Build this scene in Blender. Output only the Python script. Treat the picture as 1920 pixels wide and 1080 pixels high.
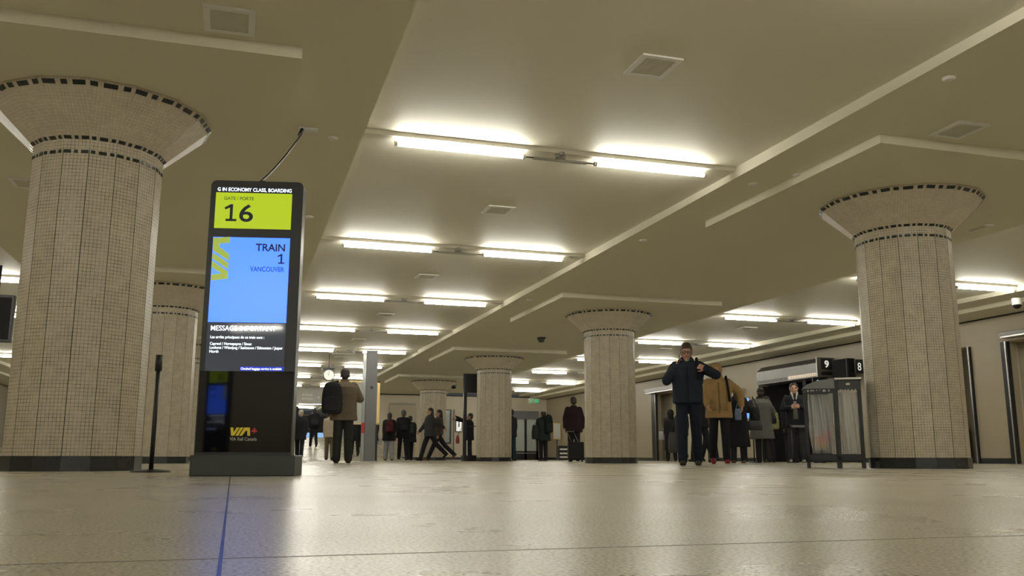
import bpy, bmesh, math, random
from mathutils import Vector, Matrix
random.seed(7)
PI = math.pi
SC = bpy.context.scene
for o in list(bpy.data.objects): bpy.data.objects.remove(o)
COL = SC.collection

# ------------------------------------------------------------------ camera
F_PX, PITCH, YAW, ROLL, CAM_H = 1690.5, .1859, .2955, -.0017, .107
cy, sy, cp, sp, cr, sr = math.cos(YAW), math.sin(YAW), math.cos(PITCH), math.sin(PITCH), math.cos(ROLL), math.sin(ROLL)
R0 = Vector((cy, -sy, 0)); U0 = Vector((-sp*sy, -sp*cy, cp)); FW = Vector((cp*sy, cp*cy, sp))
RX = R0*cr - U0*sr; UP = R0*sr + U0*cr
cd = bpy.data.cameras.new('camera'); cam = bpy.data.objects.new('camera', cd); COL.objects.link(cam)
cd.sensor_width = 36; cd.lens = F_PX/1920*36; cd.clip_start = .02; cd.clip_end = 300
m = Matrix.Identity(4)
for i, v in enumerate((RX, UP, -FW)):
    for j in range(3): m[j][i] = v[j]
m[2][3] = CAM_H
cam.matrix_world = m
SC.camera = cam
# ------------------------------------------------------------------ world, exposure
w = bpy.data.worlds.new('world'); SC.world = w; w.use_nodes = True
w.node_tree.nodes['Background'].inputs[0].default_value = (.8, .85, 1, 1)
w.node_tree.nodes['Background'].inputs[1].default_value = .05
SC.view_settings.view_transform = 'Standard'; SC.view_settings.look = 'None'
SC.view_settings.exposure = 0.0; SC.view_settings.gamma = 1
try: SC.view_settings.use_curve_mapping = False
except Exception: pass
SC.cycles.max_bounces = 8; SC.cycles.diffuse_bounces = 5
TUBE_W = 66.0          # radiance of the fluorescent tubes

# ------------------------------------------------------------------ materials
def mat(name, col, rough=.6, metal=0, spec=.5, noise=0, nscale=8, bump=0, bscale=60, emit=None, estr=0, trans=0, alpha=1, coat=0, ior=None):
    m = bpy.data.materials.new(name); m.use_nodes = True; nt = m.node_tree; b = nt.nodes['Principled BSDF']
    b.inputs['Base Color'].default_value = (*col, 1); b.inputs['Roughness'].default_value = rough
    b.inputs['Metallic'].default_value = metal; b.inputs['Specular IOR Level'].default_value = spec
    b.inputs['Transmission Weight'].default_value = trans; b.inputs['Alpha'].default_value = alpha
    b.inputs['Coat Weight'].default_value = coat
    if ior: b.inputs['IOR'].default_value = ior
    if emit:
        b.inputs['Emission Color'].default_value = (*emit, 1); b.inputs['Emission Strength'].default_value = estr
    tc = None
    if noise or bump:
        tc = nt.nodes.new('ShaderNodeTexCoord')
    if noise:
        n = nt.nodes.new('ShaderNodeTexNoise'); n.inputs['Scale'].default_value = nscale; n.inputs['Detail'].default_value = 6
        nt.links.new(tc.outputs['Object'], n.inputs['Vector'])
        r = nt.nodes.new('ShaderNodeMapRange'); r.inputs['To Min'].default_value = 1-noise; r.inputs['To Max'].default_value = 1+noise
        nt.links.new(n.outputs['Fac'], r.inputs['Value'])
        mx = nt.nodes.new('ShaderNodeVectorMath'); mx.operation = 'SCALE'; mx.inputs[0].default_value = col
        nt.links.new(r.outputs['Result'], mx.inputs['Scale']); nt.links.new(mx.outputs['Vector'], b.inputs['Base Color'])
    if bump:
        n = nt.nodes.new('ShaderNodeTexNoise'); n.inputs['Scale'].default_value = bscale; n.inputs['Detail'].default_value = 4
        nt.links.new(tc.outputs['Object'], n.inputs['Vector'])
        bp = nt.nodes.new('ShaderNodeBump'); bp.inputs['Strength'].default_value = bump; bp.inputs['Distance'].default_value = .01
        nt.links.new(n.outputs['Fac'], bp.inputs['Height']); nt.links.new(bp.outputs['Normal'], b.inputs['Normal'])
    return m
M = {}
M['ceil'] = mat('ceiling_paint', (.68, .65, .54), .6, spec=.4, noise=.03, nscale=.6)
M['beam'] = mat('beam_paint', (.68, .65, .52), .8, noise=.03, nscale=.6)
M['wall'] = mat('wall_stone', (.40, .35, .25), .45, noise=.07, nscale=1.2)
M['wall2'] = mat('wall_plaster', (.62, .57, .44), .5, noise=.04, nscale=1)
M['granite'] = mat('granite', (.022, .023, .024), .25, noise=.5, nscale=60)
M['granite2'] = mat('granite_light', (.045, .045, .042), .25, noise=.5, nscale=60)
M['black'] = mat('black_plastic', (.012, .012, .013), .4)
M['dark'] = mat('dark_metal', (.03, .03, .033), .35, metal=.6)
M['gap'] = mat('gap_shade_and_joint', (.03, .028, .025), .8)  # near-black: paints the shade line above the walls, also real column joints
M['steel'] = mat('steel', (.45, .44, .43), .28, metal=1)
M['canopy'] = mat('canopy_steel', (.20, .195, .19), .42, metal=.8, noise=.1, nscale=3)
M['postgrey'] = mat('grey_powder_coat', (.14, .145, .15), .45, noise=.08, nscale=2)
M['white'] = mat('white_plastic', (.75, .74, .7), .5)
M['grille'] = mat('grille', (.60, .57, .48), .6)
M['glass'] = mat('glass', (.9, .95, .93), .02, trans=1, ior=1.45)
M['gloss'] = mat('black_glass', (.004, .004, .006), .03, ior=1.62)
M['kbody'] = mat('kiosk_paint', (.014, .016, .017), .35, noise=.05, nscale=5)
M['kbase'] = mat('kiosk_base_paint', (.035, .04, .038), .5)
M['blue'] = mat('screen_blue', (.02, .05, .12), .2, emit=(.105, .345, 2.4), estr=1.0)
M['lime'] = mat('screen_lime', (.1, .12, .01), .2, emit=(.41, .55, .014), estr=1.0)
M['limedim'] = mat('screen_logo_lime', (.1, .12, .01), .2, emit=(.34, .44, .06), estr=.9)
M['scrgrey'] = mat('screen_dark_grey', (.02, .02, .022), .04, emit=(.04, .045, .055), estr=1)
M['scrwhite'] = mat('screen_white', (.2, .2, .2), .3, emit=(.85, .93, 1), estr=1.7)
M['scrblue'] = mat('screen_deep_blue', (.01, .01, .1), .3, emit=(.01, .03, .5), estr=1)
M['ink'] = mat('screen_ink', (.004, .012, .04), .4)
M['inkteal'] = mat('screen_ink_teal', (.004, .04, .06), .4)
M['inkblue'] = mat('screen_ink_blue', (.0, .03, .2), .4, emit=(.0, .06, .30), estr=.8)
M['yellow'] = mat('logo_yellow', (.75, .6, .02), .4)
M['red'] = mat('red_plastic', (.5, .02, .03), .5)
M['greytext'] = mat('grey_lettering', (.5, .5, .48), .5)
M['whitetext'] = mat('white_lettering', (.85, .85, .82), .5, emit=(1, 1, .95), estr=.5)
M['board'] = mat('pale_board', (.55, .58, .56), .5)
M['gold'] = mat('brass_frame', (.75, .55, .25), .35, metal=.7)
M['clockface'] = mat('clock_face', (.8, .8, .74), .5, emit=(1, .97, .85), estr=.35)
M['blueglow'] = mat('blue_light_panel', (.1, .2, .4), .5, emit=(.35, .6, 1), estr=.8)
M['green'] = mat('exit_green', (.02, .2, .08), .5, emit=(.05, .3, .12), estr=.12)
def tube_mat():
    m = bpy.data.materials.new('fluorescent_tube'); m.use_nodes = True; b = m.node_tree.nodes['Principled BSDF']
    b.inputs['Base Color'].default_value = (.9, .9, .9, 1)
    b.inputs['Emission Color'].default_value = (1, .965, .855, 1); b.inputs['Emission Strength'].default_value = TUBE_W
    return m
M['tube'] = tube_mat()

def tile_mat(lo=.35, hi=1):
    m = bpy.data.materials.new('mosaic_tile'); m.use_nodes = True; nt = m.node_tree; b = nt.nodes['Principled BSDF']
    uv = nt.nodes.new('ShaderNodeUVMap')
    br = nt.nodes.new('ShaderNodeTexBrick'); br.offset = 0; br.squash = 1
    br.inputs['Color1'].default_value = (.53, .47, .35, 1); br.inputs['Color2'].default_value = (.45, .40, .30, 1)
    br.inputs['Mortar'].default_value = (.10, .085, .06, 1); br.inputs['Scale'].default_value = 1
    br.inputs['Mortar Size'].default_value = .0021; br.inputs['Mortar Smooth'].default_value = .2
    br.inputs['Brick Width'].default_value = .0282; br.inputs['Row Height'].default_value = .0282
    nt.links.new(uv.outputs['UV'], br.inputs['Vector'])
    # grout comes and goes in patches
    n = nt.nodes.new('ShaderNodeTexNoise'); n.inputs['Scale'].default_value = 9; n.inputs['Detail'].default_value = 3
    nt.links.new(uv.outputs['UV'], n.inputs['Vector'])
    r = nt.nodes.new('ShaderNodeMapRange'); r.inputs['From Min'].default_value = .35; r.inputs['From Max'].default_value = .62
    r.inputs['To Min'].default_value = lo; r.inputs['To Max'].default_value = hi
    nt.links.new(n.outputs['Fac'], r.inputs['Value'])
    mul = nt.nodes.new('ShaderNodeMath'); mul.operation = 'MULTIPLY'
    nt.links.new(br.outputs['Fac'], mul.inputs[0]); nt.links.new(r.outputs['Result'], mul.inputs[1])
    n2 = nt.nodes.new('ShaderNodeTexNoise'); n2.inputs['Scale'].default_value = 3; n2.inputs['Detail'].default_value = 5
    nt.links.new(uv.outputs['UV'], n2.inputs['Vector'])
    r2 = nt.nodes.new('ShaderNodeMapRange'); r2.inputs['To Min'].default_value = .82; r2.inputs['To Max'].default_value = 1.15
    nt.links.new(n2.outputs['Fac'], r2.inputs['Value'])
    br2 = nt.nodes.new('ShaderNodeTexBrick'); br2.offset = 0; br2.squash = 1      # tile colours without grout
    for k, v in (('Color1', (.56, .50, .375, 1)), ('Color2', (.50, .445, .335, 1)), ('Mortar', (.5, .45, .34, 1))): br2.inputs[k].default_value = v
    for k, v in (('Scale', 1), ('Mortar Size', 0), ('Brick Width', .0282), ('Row Height', .0282)): br2.inputs[k].default_value = v
    nt.links.new(uv.outputs['UV'], br2.inputs['Vector'])
    sc = nt.nodes.new('ShaderNodeVectorMath'); sc.operation = 'SCALE'
    nt.links.new(br2.outputs['Color'], sc.inputs[0]); nt.links.new(r2.outputs['Result'], sc.inputs['Scale'])
    mix = nt.nodes.new('ShaderNodeMix'); mix.data_type = 'RGBA'
    nt.links.new(mul.outputs[0], mix.inputs['Factor']); nt.links.new(sc.outputs['Vector'], mix.inputs['A'])
    mix.inputs['B'].default_value = (.15, .13, .092, 1)
    nt.links.new(mix.outputs['Result'], b.inputs['Base Color'])
    b.inputs['Roughness'].default_value = .4
    bp = nt.nodes.new('ShaderNodeBump'); bp.invert = True; bp.inputs['Strength'].default_value = .4; bp.inputs['Distance'].default_value = .002
    nt.links.new(br.outputs['Fac'], bp.inputs['Height']); nt.links.new(bp.outputs['Normal'], b.inputs['Normal'])
    return m
M['tile'] = tile_mat()
M['tile_faint'] = tile_mat(.1, .45)

def floor_mat():
    m = bpy.data.materials.new('terrazzo_floor'); m.use_nodes = True; nt = m.node_tree; b = nt.nodes['Principled BSDF']
    tc = nt.nodes.new('ShaderNodeTexCoord')
    n = nt.nodes.new('ShaderNodeTexNoise'); n.inputs['Scale'].default_value = 190; n.inputs['Detail'].default_value = 3
    nt.links.new(tc.outputs['Object'], n.inputs['Vector'])
    cr_ = nt.nodes.new('ShaderNodeValToRGB')
    e = cr_.color_ramp.elements; e[0].position = .33; e[0].color = (.15, .14, .105, 1); e[1].position = .62; e[1].color = (.60, .56, .45, 1)
    k = e.new(.47); k.color = (.45, .415, .325, 1)
    nt.links.new(n.outputs['Fac'], cr_.inputs['Fac'])
    n2 = nt.nodes.new('ShaderNodeTexNoise'); n2.inputs['Scale'].default_value = 1.6; n2.inputs['Detail'].default_value = 7
    nt.links.new(tc.outputs['Object'], n2.inputs['Vector'])
    r2 = nt.nodes.new('ShaderNodeMapRange'); r2.inputs['To Min'].default_value = .84; r2.inputs['To Max'].default_value = 1.16
    nt.links.new(n2.outputs['Fac'], r2.inputs['Value'])
    sc = nt.nodes.new('ShaderNodeVectorMath'); sc.operation = 'SCALE'
    nt.links.new(cr_.outputs['Color'], sc.inputs[0]); nt.links.new(r2.outputs['Result'], sc.inputs['Scale'])
    nt.links.new(sc.outputs['Vector'], b.inputs['Base Color'])
    # worn polish: roughness drifts, long scuffs
    n3 = nt.nodes.new('ShaderNodeTexNoise'); n3.inputs['Scale'].default_value = 2.2; n3.inputs['Detail'].default_value = 8
    nt.links.new(tc.outputs['Object'], n3.inputs['Vector'])
    r3 = nt.nodes.new('ShaderNodeMapRange'); r3.inputs['From Min'].default_value = .3; r3.inputs['From Max'].default_value = .7
    r3.inputs['To Min'].default_value = .25; r3.inputs['To Max'].default_value = .34
    nt.links.new(n3.outputs['Fac'], r3.inputs['Value']); nt.links.new(r3.outputs['Result'], b.inputs['Roughness'])
    b.inputs['Specular IOR Level'].default_value = .30
    bp = nt.nodes.new('ShaderNodeBump'); bp.inputs['Strength'].default_value = .03; bp.inputs['Distance'].default_value = .002
    nt.links.new(n.outputs['Fac'], bp.inputs['Height']); nt.links.new(bp.outputs['Normal'], b.inputs['Normal'])
    return m
M['floor'] = floor_mat()
_cl = {}
def cloth(col, rough=.85):
    k = (col, rough)
    if k not in _cl: _cl[k] = mat('cloth', col, rough, spec=.2, noise=.22, nscale=7, bump=.35, bscale=22)
    return _cl[k]
SKIN = mat('skin', (.42, .23, .155), .5, noise=.08, nscale=20)
SKIN_D = mat('skin_deep', (.2, .1, .065), .5, noise=.08, nscale=20)
HAIR = mat('hair_dark', (.022, .016, .013), .5, bump=.5, bscale=90)
HAIR_B = mat('hair_brown', (.05, .03, .018), .5, bump=.5, bscale=90)

# ------------------------------------------------------------------ helpers
def tag(o, label=None, cat=None, group=None, kind=None):
    if label: o['label'] = label
    if cat: o['category'] = cat
    if group: o['group'] = group
    if kind: o['kind'] = kind
    return o
def obj(name, bm, m, parent=None, smooth=False, uv=False):
    me = bpy.data.meshes.new(name); bm.to_mesh(me); bm.free()
    return objm(name, me, m, parent, smooth)
def objs(name, bm, m, parent=None, smooth=False):
    """every loose piece of bm becomes an object of its own"""
    bm.verts.index_update(); left = set(bm.verts); out = []
    while left:
        st = [next(iter(left))]; isl = set(st)
        while st:
            v = st.pop()
            for e in v.link_edges:
                q = e.other_vert(v)
                if q not in isl: isl.add(q); st.append(q)
        left -= isl; nb = bmesh.new(); mp = {v: nb.verts.new(v.co) for v in isl}
        for f in {f for v in isl for f in v.link_faces}: nb.faces.new([mp[v] for v in f.verts])
        bmesh.ops.recalc_face_normals(nb, faces=nb.faces)
        out.append(obj(name, nb, m, parent, smooth))
    bm.free(); return sorted(out, key=lambda o: tuple(o.data.vertices[0].co))
def objm(name, me, m, parent=None, smooth=False):
    me.materials.clear()
    for mm in (m if isinstance(m, (list, tuple)) else [m]): me.materials.append(mm)
    if smooth:
        for p in me.polygons: p.use_smooth = True
    o = bpy.data.objects.new(name, me); COL.objects.link(o)
    if parent: o.parent = parent
    return o
def empty(name, loc=(0, 0, 0), rz=0, label=None, cat=None, group=None):
    o = bpy.data.objects.new(name, None); COL.objects.link(o); o.location = loc; o.rotation_euler = (0, 0, rz)
    o.empty_display_size = .1
    return tag(o, label, cat, group)
def box(bm, x0, x1, y0, y1, z0, z1, bev=0, mi=0):
    vs = [bm.verts.new((x, y, z)) for x in (x0, x1) for y in (y0, y1) for z in (z0, z1)]
    fs = [bm.faces.new([vs[i] for i in q]) for q in ((0, 1, 3, 2), (4, 6, 7, 5), (0, 4, 5, 1), (2, 3, 7, 6), (0, 2, 6, 4), (1, 5, 7, 3))]
    for f in fs: f.material_index = mi
    if bev:
        es = list({e for f in fs for e in f.edges})
        bmesh.ops.bevel(bm, geom=es, offset=bev, segments=2, affect='EDGES', profile=.5)
    return fs
def bx(*a, **k):
    bm = bmesh.new(); box(bm, *a, **k); bmesh.ops.recalc_face_normals(bm, faces=bm.faces); return bm
def cyl(bm, a, b, ra, rb=None, seg=16, caps=True):
    a, b = Vector(a), Vector(b); rb = ra if rb is None else rb
    d = (b-a).normalized(); u = d.orthogonal().normalized(); v = d.cross(u)
    A = [bm.verts.new(a+(u*math.cos(2*PI*i/seg)+v*math.sin(2*PI*i/seg))*ra) for i in range(seg)]
    B = [bm.verts.new(b+(u*math.cos(2*PI*i/seg)+v*math.sin(2*PI*i/seg))*rb) for i in range(seg)]
    for i in range(seg): bm.faces.new([A[i], A[(i+1) % seg], B[(i+1) % seg], B[i]])
    if caps: bm.faces.new(A[::-1]); bm.faces.new(B)
def cy_(*a, **k):
    bm = bmesh.new(); cyl(bm, *a, **k); bmesh.ops.recalc_face_normals(bm, faces=bm.faces); return bm
def rings(bm, rs):
    """closed loft through rings of points"""
    V = [[bm.verts.new(p) for p in r] for r in rs]; n = len(V[0])
    for a, b in zip(V, V[1:]):
        for i in range(n): bm.faces.new([a[i], a[(i+1) % n], b[(i+1) % n], b[i]])
    bm.faces.new(V[0][::-1]); bm.faces.new(V[-1])
def cap(bm, a, b, ra, rb=None, seg=12):
    """tapered capsule"""
    a, b = Vector(a), Vector(b); rb = ra if rb is None else rb
    d = b-a
    if d.length < 1e-6: d = Vector((0, 0, 1e-4)); b = a+d
    d.normalize(); u = d.orthogonal().normalized(); v = d.cross(u); rs = []
    for t in (-85, -60, -30, 0): rs.append((a+d*ra*math.sin(math.radians(t)), ra*math.cos(math.radians(t))))
    for t in (0, 30, 60, 85): rs.append((b+d*rb*math.sin(math.radians(t)), rb*math.cos(math.radians(t))))
    rings(bm, [[c+(u*math.cos(2*PI*i/seg)+v*math.sin(2*PI*i/seg))*r for i in range(seg)] for c, r in rs])
def ell(bm, c, rx, ry, rz, rot=None, seg=16):
    c = Vector(c); R = rot or Matrix.Identity(3); rs = []
    for k in range(1, 10):
        t = -PI/2+PI*k/10
        rs.append([c+R @ Vector((rx*math.cos(t)*math.cos(2*PI*i/seg), ry*math.cos(t)*math.sin(2*PI*i/seg), rz*math.sin(t))) for i in range(seg)])
    rings(bm, rs)
def loft(bm, secs, seg=20, power=2.4):
    """secs: (center, rx, ry) horizontal super-ellipse sections"""
    rs = []
    for c, rx, ry in secs:
        c = Vector(c); r = []
        for i in range(seg):
            a = 2*PI*i/seg; ca, sa = math.cos(a), math.sin(a)
            r.append(c+Vector((rx*math.copysign(abs(ca)**(2/power), ca), ry*math.copysign(abs(sa)**(2/power), sa), 0)))
        rs.append(r)
    rings(bm, rs)
def remesh(bm, voxel, smooth=3):
    me = bpy.data.meshes.new('t'); bmesh.ops.recalc_face_normals(bm, faces=bm.faces); bm.to_mesh(me); bm.free()
    o = bpy.data.objects.new('t', me); COL.objects.link(o)
    r = o.modifiers.new('r', 'REMESH'); r.mode = 'VOXEL'; r.voxel_size = voxel; r.use_smooth_shade = True
    s = o.modifiers.new('s', 'SMOOTH'); s.factor = .5; s.iterations = smooth
    bpy.context.view_layer.update()
    dg = bpy.context.evaluated_depsgraph_get()
    out = bpy.data.meshes.new_from_object(o.evaluated_get(dg))
    bpy.data.objects.remove(o); bpy.data.meshes.remove(me)
    return out
def copy_tree(o, parent=None):
    c = o.copy(); COL.objects.link(c)
    if parent: c.parent = parent
    for ch in list(KIDS.get(o.name, [])):
        k = copy_tree(ch, c); KIDS.setdefault(c.name, []).append(k)
    return c
KIDS = {}
def kid(p, c): KIDS.setdefault(p.name, []).append(c); return c
def text(name, body, m, parent, h, at, axis_x=(1, 0, 0), axis_y=(0, 0, 1), width=None, bold=0, align='L', depth=.002):
    """flat lettering fitted to height h (capital height) and optional width; at = lower-left (or lower-right) corner"""
    cu = bpy.data.curves.new(name, 'FONT'); cu.body = body; cu.size = 1; cu.offset = bold; cu.extrude = .0005
    cu.resolution_u = 4
    t = bpy.data.objects.new('t', cu); COL.objects.link(t); bpy.context.view_layer.update()
    me = bpy.data.meshes.new_from_object(t.evaluated_get(bpy.context.evaluated_depsgraph_get()))
    bpy.data.objects.remove(t); bpy.data.curves.remove(cu)
    xs = [v.co.x for v in me.vertices]; x0, x1 = min(xs), max(xs)
    sc_y = h/.70; sc_x = sc_y if not width else width/(x1-x0)
    ax, ay = Vector(axis_x), Vector(axis_y); az = ax.cross(ay); at = Vector(at)
    off = x0 if align == 'L' else x1
    for v in me.vertices:
        x, y, z = v.co; v.co = at+ax*((x-off)*sc_x)+ay*(y*sc_y)+az*(z/.0005*depth*.5)
    return objm(name, me, m, parent)
def struct(name, bm, m, **k):
    bmesh.ops.recalc_face_normals(bm, faces=bm.faces)
    return tag(obj(name, bm, m), kind='structure', **k)

# ------------------------------------------------------------------ the hall
ZB = 3.047; YE = 42.5; YN = -42.0; XRW = 14.73; XLW = -9.0; ROW0 = 8.2; RS = 4.4
# floor
bm = bmesh.new()
box(bm, XLW-3, XRW+6, YN, 34.0, -.2, 0)
box(bm, 6.3, XRW+6, 34.0, YE+3, -.2, 0)
vs = [bm.verts.new(p) for p in ((XLW, 34, 0), (6.3, 34, 0), (6.3, 50, 1.15), (XLW, 50, 1.15), (6.3, 66, 1.15), (XLW, 66, 1.15))]
bm.faces.new(vs[:4]); bm.faces.new((vs[3], vs[2], vs[4], vs[5]))
for a, b in ((0, 1), (1, 2), (2, 4), (4, 5), (5, 3), (3, 0)):
    p, q = vs[a].co, vs[b].co
    w4 = [bm.verts.new(p), bm.verts.new(q), bm.verts.new((q.x, q.y, -.2)), bm.verts.new((p.x, p.y, -.2))]
    bm.faces.new(w4)
bm2 = bm
struct('floor', bm, M['floor'])
# dark joint strips let into the terrazzo
bm = bmesh.new()
for x in (-8.0, -4.0, 0.0, 4.0, 8.0, 12.0): box(bm, x-.002-.006, x+.002-.006, YN, 33.9, -.01, .0006)
struct('trim_1', bm, M['granite'])
bm = bmesh.new()
for y in (-28.9, -24.6, -20.3, -16, -11.7, -7.4, -3.1, 1.05, 5.3, 9.5, 13.7, 17.9, 22.1, 26.3, 30.5): box(bm, XLW, XRW, y-.0015, y+.0015, -.01, .0004)
struct('trim_2', bm, mat('joint_pale', (.2, .18, .14), .5))

# coffered ceiling: three raised bays, each stepped down at every row of lights
def bay(x0, x1, y0=YN, y1=YE+22):
    bm = bmesh.new(); pts = []
    ys = [ROW0-.045+RS*k for k in range(-12, 14)]
    pts.append((y0, 3.14))
    for y in ys:
        if y0 < y < y1: pts += [(y, 3.165), (y, 3.122)]
    pts.append((y1, 3.15))
    A = [bm.verts.new((x0, y, z)) for y, z in pts]; B = [bm.verts.new((x1, y, z)) for y, z in pts]
    for i in range(len(pts)-1): bm.faces.new([A[i], B[i], B[i+1], A[i+1]])
    T = [bm.verts.new(p) for p in ((x0, y0, 3.6), (x1, y0, 3.6), (x1, y1, 3.6), (x0, y1, 3.6))]
    bm.faces.new(T); bm.faces.new([A[0], T[0], T[1], B[0]]); bm.faces.new([A[-1], B[-1], T[2], T[3]])
    bm.faces.new([T[0]] + A + [T[3]]); bm.faces.new([T[1]]+B+[T[2]])
    return bm
BL, BR, B2L, B2R = .996, 4.98, 9.50, 13.3
B3R, B3L = -3.32, -7.3
struct('ceiling', bay(BL, BR), M['ceil'])
struct('ceiling', bay(B2L, B2R, YN, YE), M['ceil'])
struct('ceiling', bay(B3L, B3R, YN, YE), M['ceil'])
n = 3
for x0, x1, y1 in ((BR, B2L, YE), (B3R, BL, YE+22), (B2R, 13.87, YE), (-7.9, B3L, YE)):
    struct('trim_%d' % n, bx(x0, x1, YN, y1, ZB, 3.62), M['beam']); n += 1
for x0, x1 in ((13.87, XRW+.3), (XLW-.3, -7.9)):
    struct('trim_%d' % n, bx(x0, x1, YN, YE, 2.962, 3.62), M['beam']); n += 1
struct('trim_%d' % n, bx(B3L-.5, B3R+.2, YE, YE+.3, ZB-.5, 3.62), M['beam']); n += 1
# drop panels round the column heads
CR = [(7.16, 8.27+8.5*k) for k in range(4)]; CL = [(-1.22, 8.02+8.5*k) for k in range(3)]
for x, y in CR+CL+[(7.16, -.23), (-1.22, -.48)]:
    struct('trim_%d' % n, bx(x-1.62, x+(1.62 if x > 0 else 1.545), y-1.7, y+1.56, 2.957, ZB+.002), M['beam']); n += 1

# walls --------------------------------------------------------------------
def segs(bm, lo, hi, gaps, f):
    p = lo
    for a, b in sorted(gaps):
        f(p, a); p = b
    f(p, hi)
WT = 2.93
gapsR = [(-24, -20.5), (-14, -10.5), (-4, -.5), (3.2, 6.4), (10.9, 14.43), (15.24, 18.35), (20.1, 23.4), (26.2, 30.6)]
for g0, g1 in gapsR: pass
bm = bmesh.new()
segs(bm, YN, YE+3, gapsR, lambda a, b: box(bm, XRW, XRW+.35, a, b, 0, WT))
for a, b in gapsR: box(bm, XRW, XRW+.35, a, b, 2.42, WT)
struct('wall_right', bm, M['wall'])
bm = bmesh.new(); box(bm, XRW+.02, XRW+.3, YN, YE+3, WT, 2.962); struct('trim_%d' % n, bm, M['gap']); n += 1
bm = bmesh.new(); segs(bm, YN, YE, gapsR, lambda a, b: box(bm, XRW-.015, XRW, a, b, 0, .11)); struct('baseboard_right', bm, M['granite'])
# recesses behind the gate openings
for i, (a, b) in enumerate(gapsR):
    bm = bmesh.new(); d = XRW+(1.1 if i == 5 else .62)
    box(bm, d, d+.1, a-.6, b+.6, 0, 2.9); box(bm, XRW+.35, d, a-.6, a-.5, 0, 2.9); box(bm, XRW+.35, d, b+.5, b+.6, 0, 2.9); box(bm, XRW+.35, d, a-.6, b+.6, 2.8, 2.9)
    struct('wall_recess' if i == 0 else 'wall_recess', bm, M['wall2'] if i != 6 else M['dark'])  # gate nine's recess is coloured dark to paint its unlit interior
bm = bmesh.new(); box(bm, XLW-.35, XLW, YN, 66, 0, WT); struct('wall_left', bm, M['wall'])
bm = bmesh.new(); box(bm, XLW, XLW+.015, YN, 34, 0, .11); struct('baseboard_left', bm, M['granite'])
bm = bmesh.new(); box(bm, XLW-.35, XRW+.35, YN-.3, YN, 0, 3.6); struct('wall_back', bm, M['wall'])
# end wall: right of the ramp opening; two door openings
gapsE = [(12.95, 14.3)]
bm = bmesh.new(); segs(bm, 6.3, XRW+.35, gapsE, lambda a, b: box(bm, a, b, YE, YE+.3, 0, ZB))
for a, b in gapsE: box(bm, a, b, YE, YE+.3, 2.3, ZB)
struct('wall_end', bm, mat('wall_stone_lit_copy', (.56, .50, .38), .5, noise=.06, nscale=1))  # wall stone lightened, painting in the stronger light at the far end
bm = bmesh.new(); segs(bm, 6.3, XRW, gapsE, lambda a, b: box(bm, a, b, YE-.015, YE, 0, .12)); struct('baseboard_end', bm, M['granite'])
bm = bmesh.new(); box(bm, 6.3, XRW, YE-.02, YE, ZB-.05, ZB-.005); struct('trim_%d' % n, bm, M['gap']); n += 1
bm = bmesh.new(); box(bm, 12.5, 14.7, YE+1.4, YE+1.5, 0, 2.9); box(bm, 12.5, 12.6, YE+.3, YE+1.4, 0, 2.9); box(bm, 14.6, 14.7, YE+.3, YE+1.4, 0, 2.9); box(bm, 12.5, 14.7, YE+.3, YE+1.5, 2.8, 2.9); struct('wall_recess', bm, M['wall2'])
bm = bmesh.new(); box(bm, 6.3, 6.6, YE+.3, 66, -.2, 3.5); struct('wall_ramp', bm, M['wall'])
bm = bmesh.new(); box(bm, XLW, 6.6, 65.7, 66, 1, 3.6); struct('wall_far', bm, M['wall2'])
bm = bmesh.new(); box(bm, XLW, BL, YE+.3, 66, ZB, 3.62); box(bm, BR, 6.6, YE, 66, ZB, 3.62); struct('trim_%d' % n, bm, M['beam']); n += 1

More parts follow.
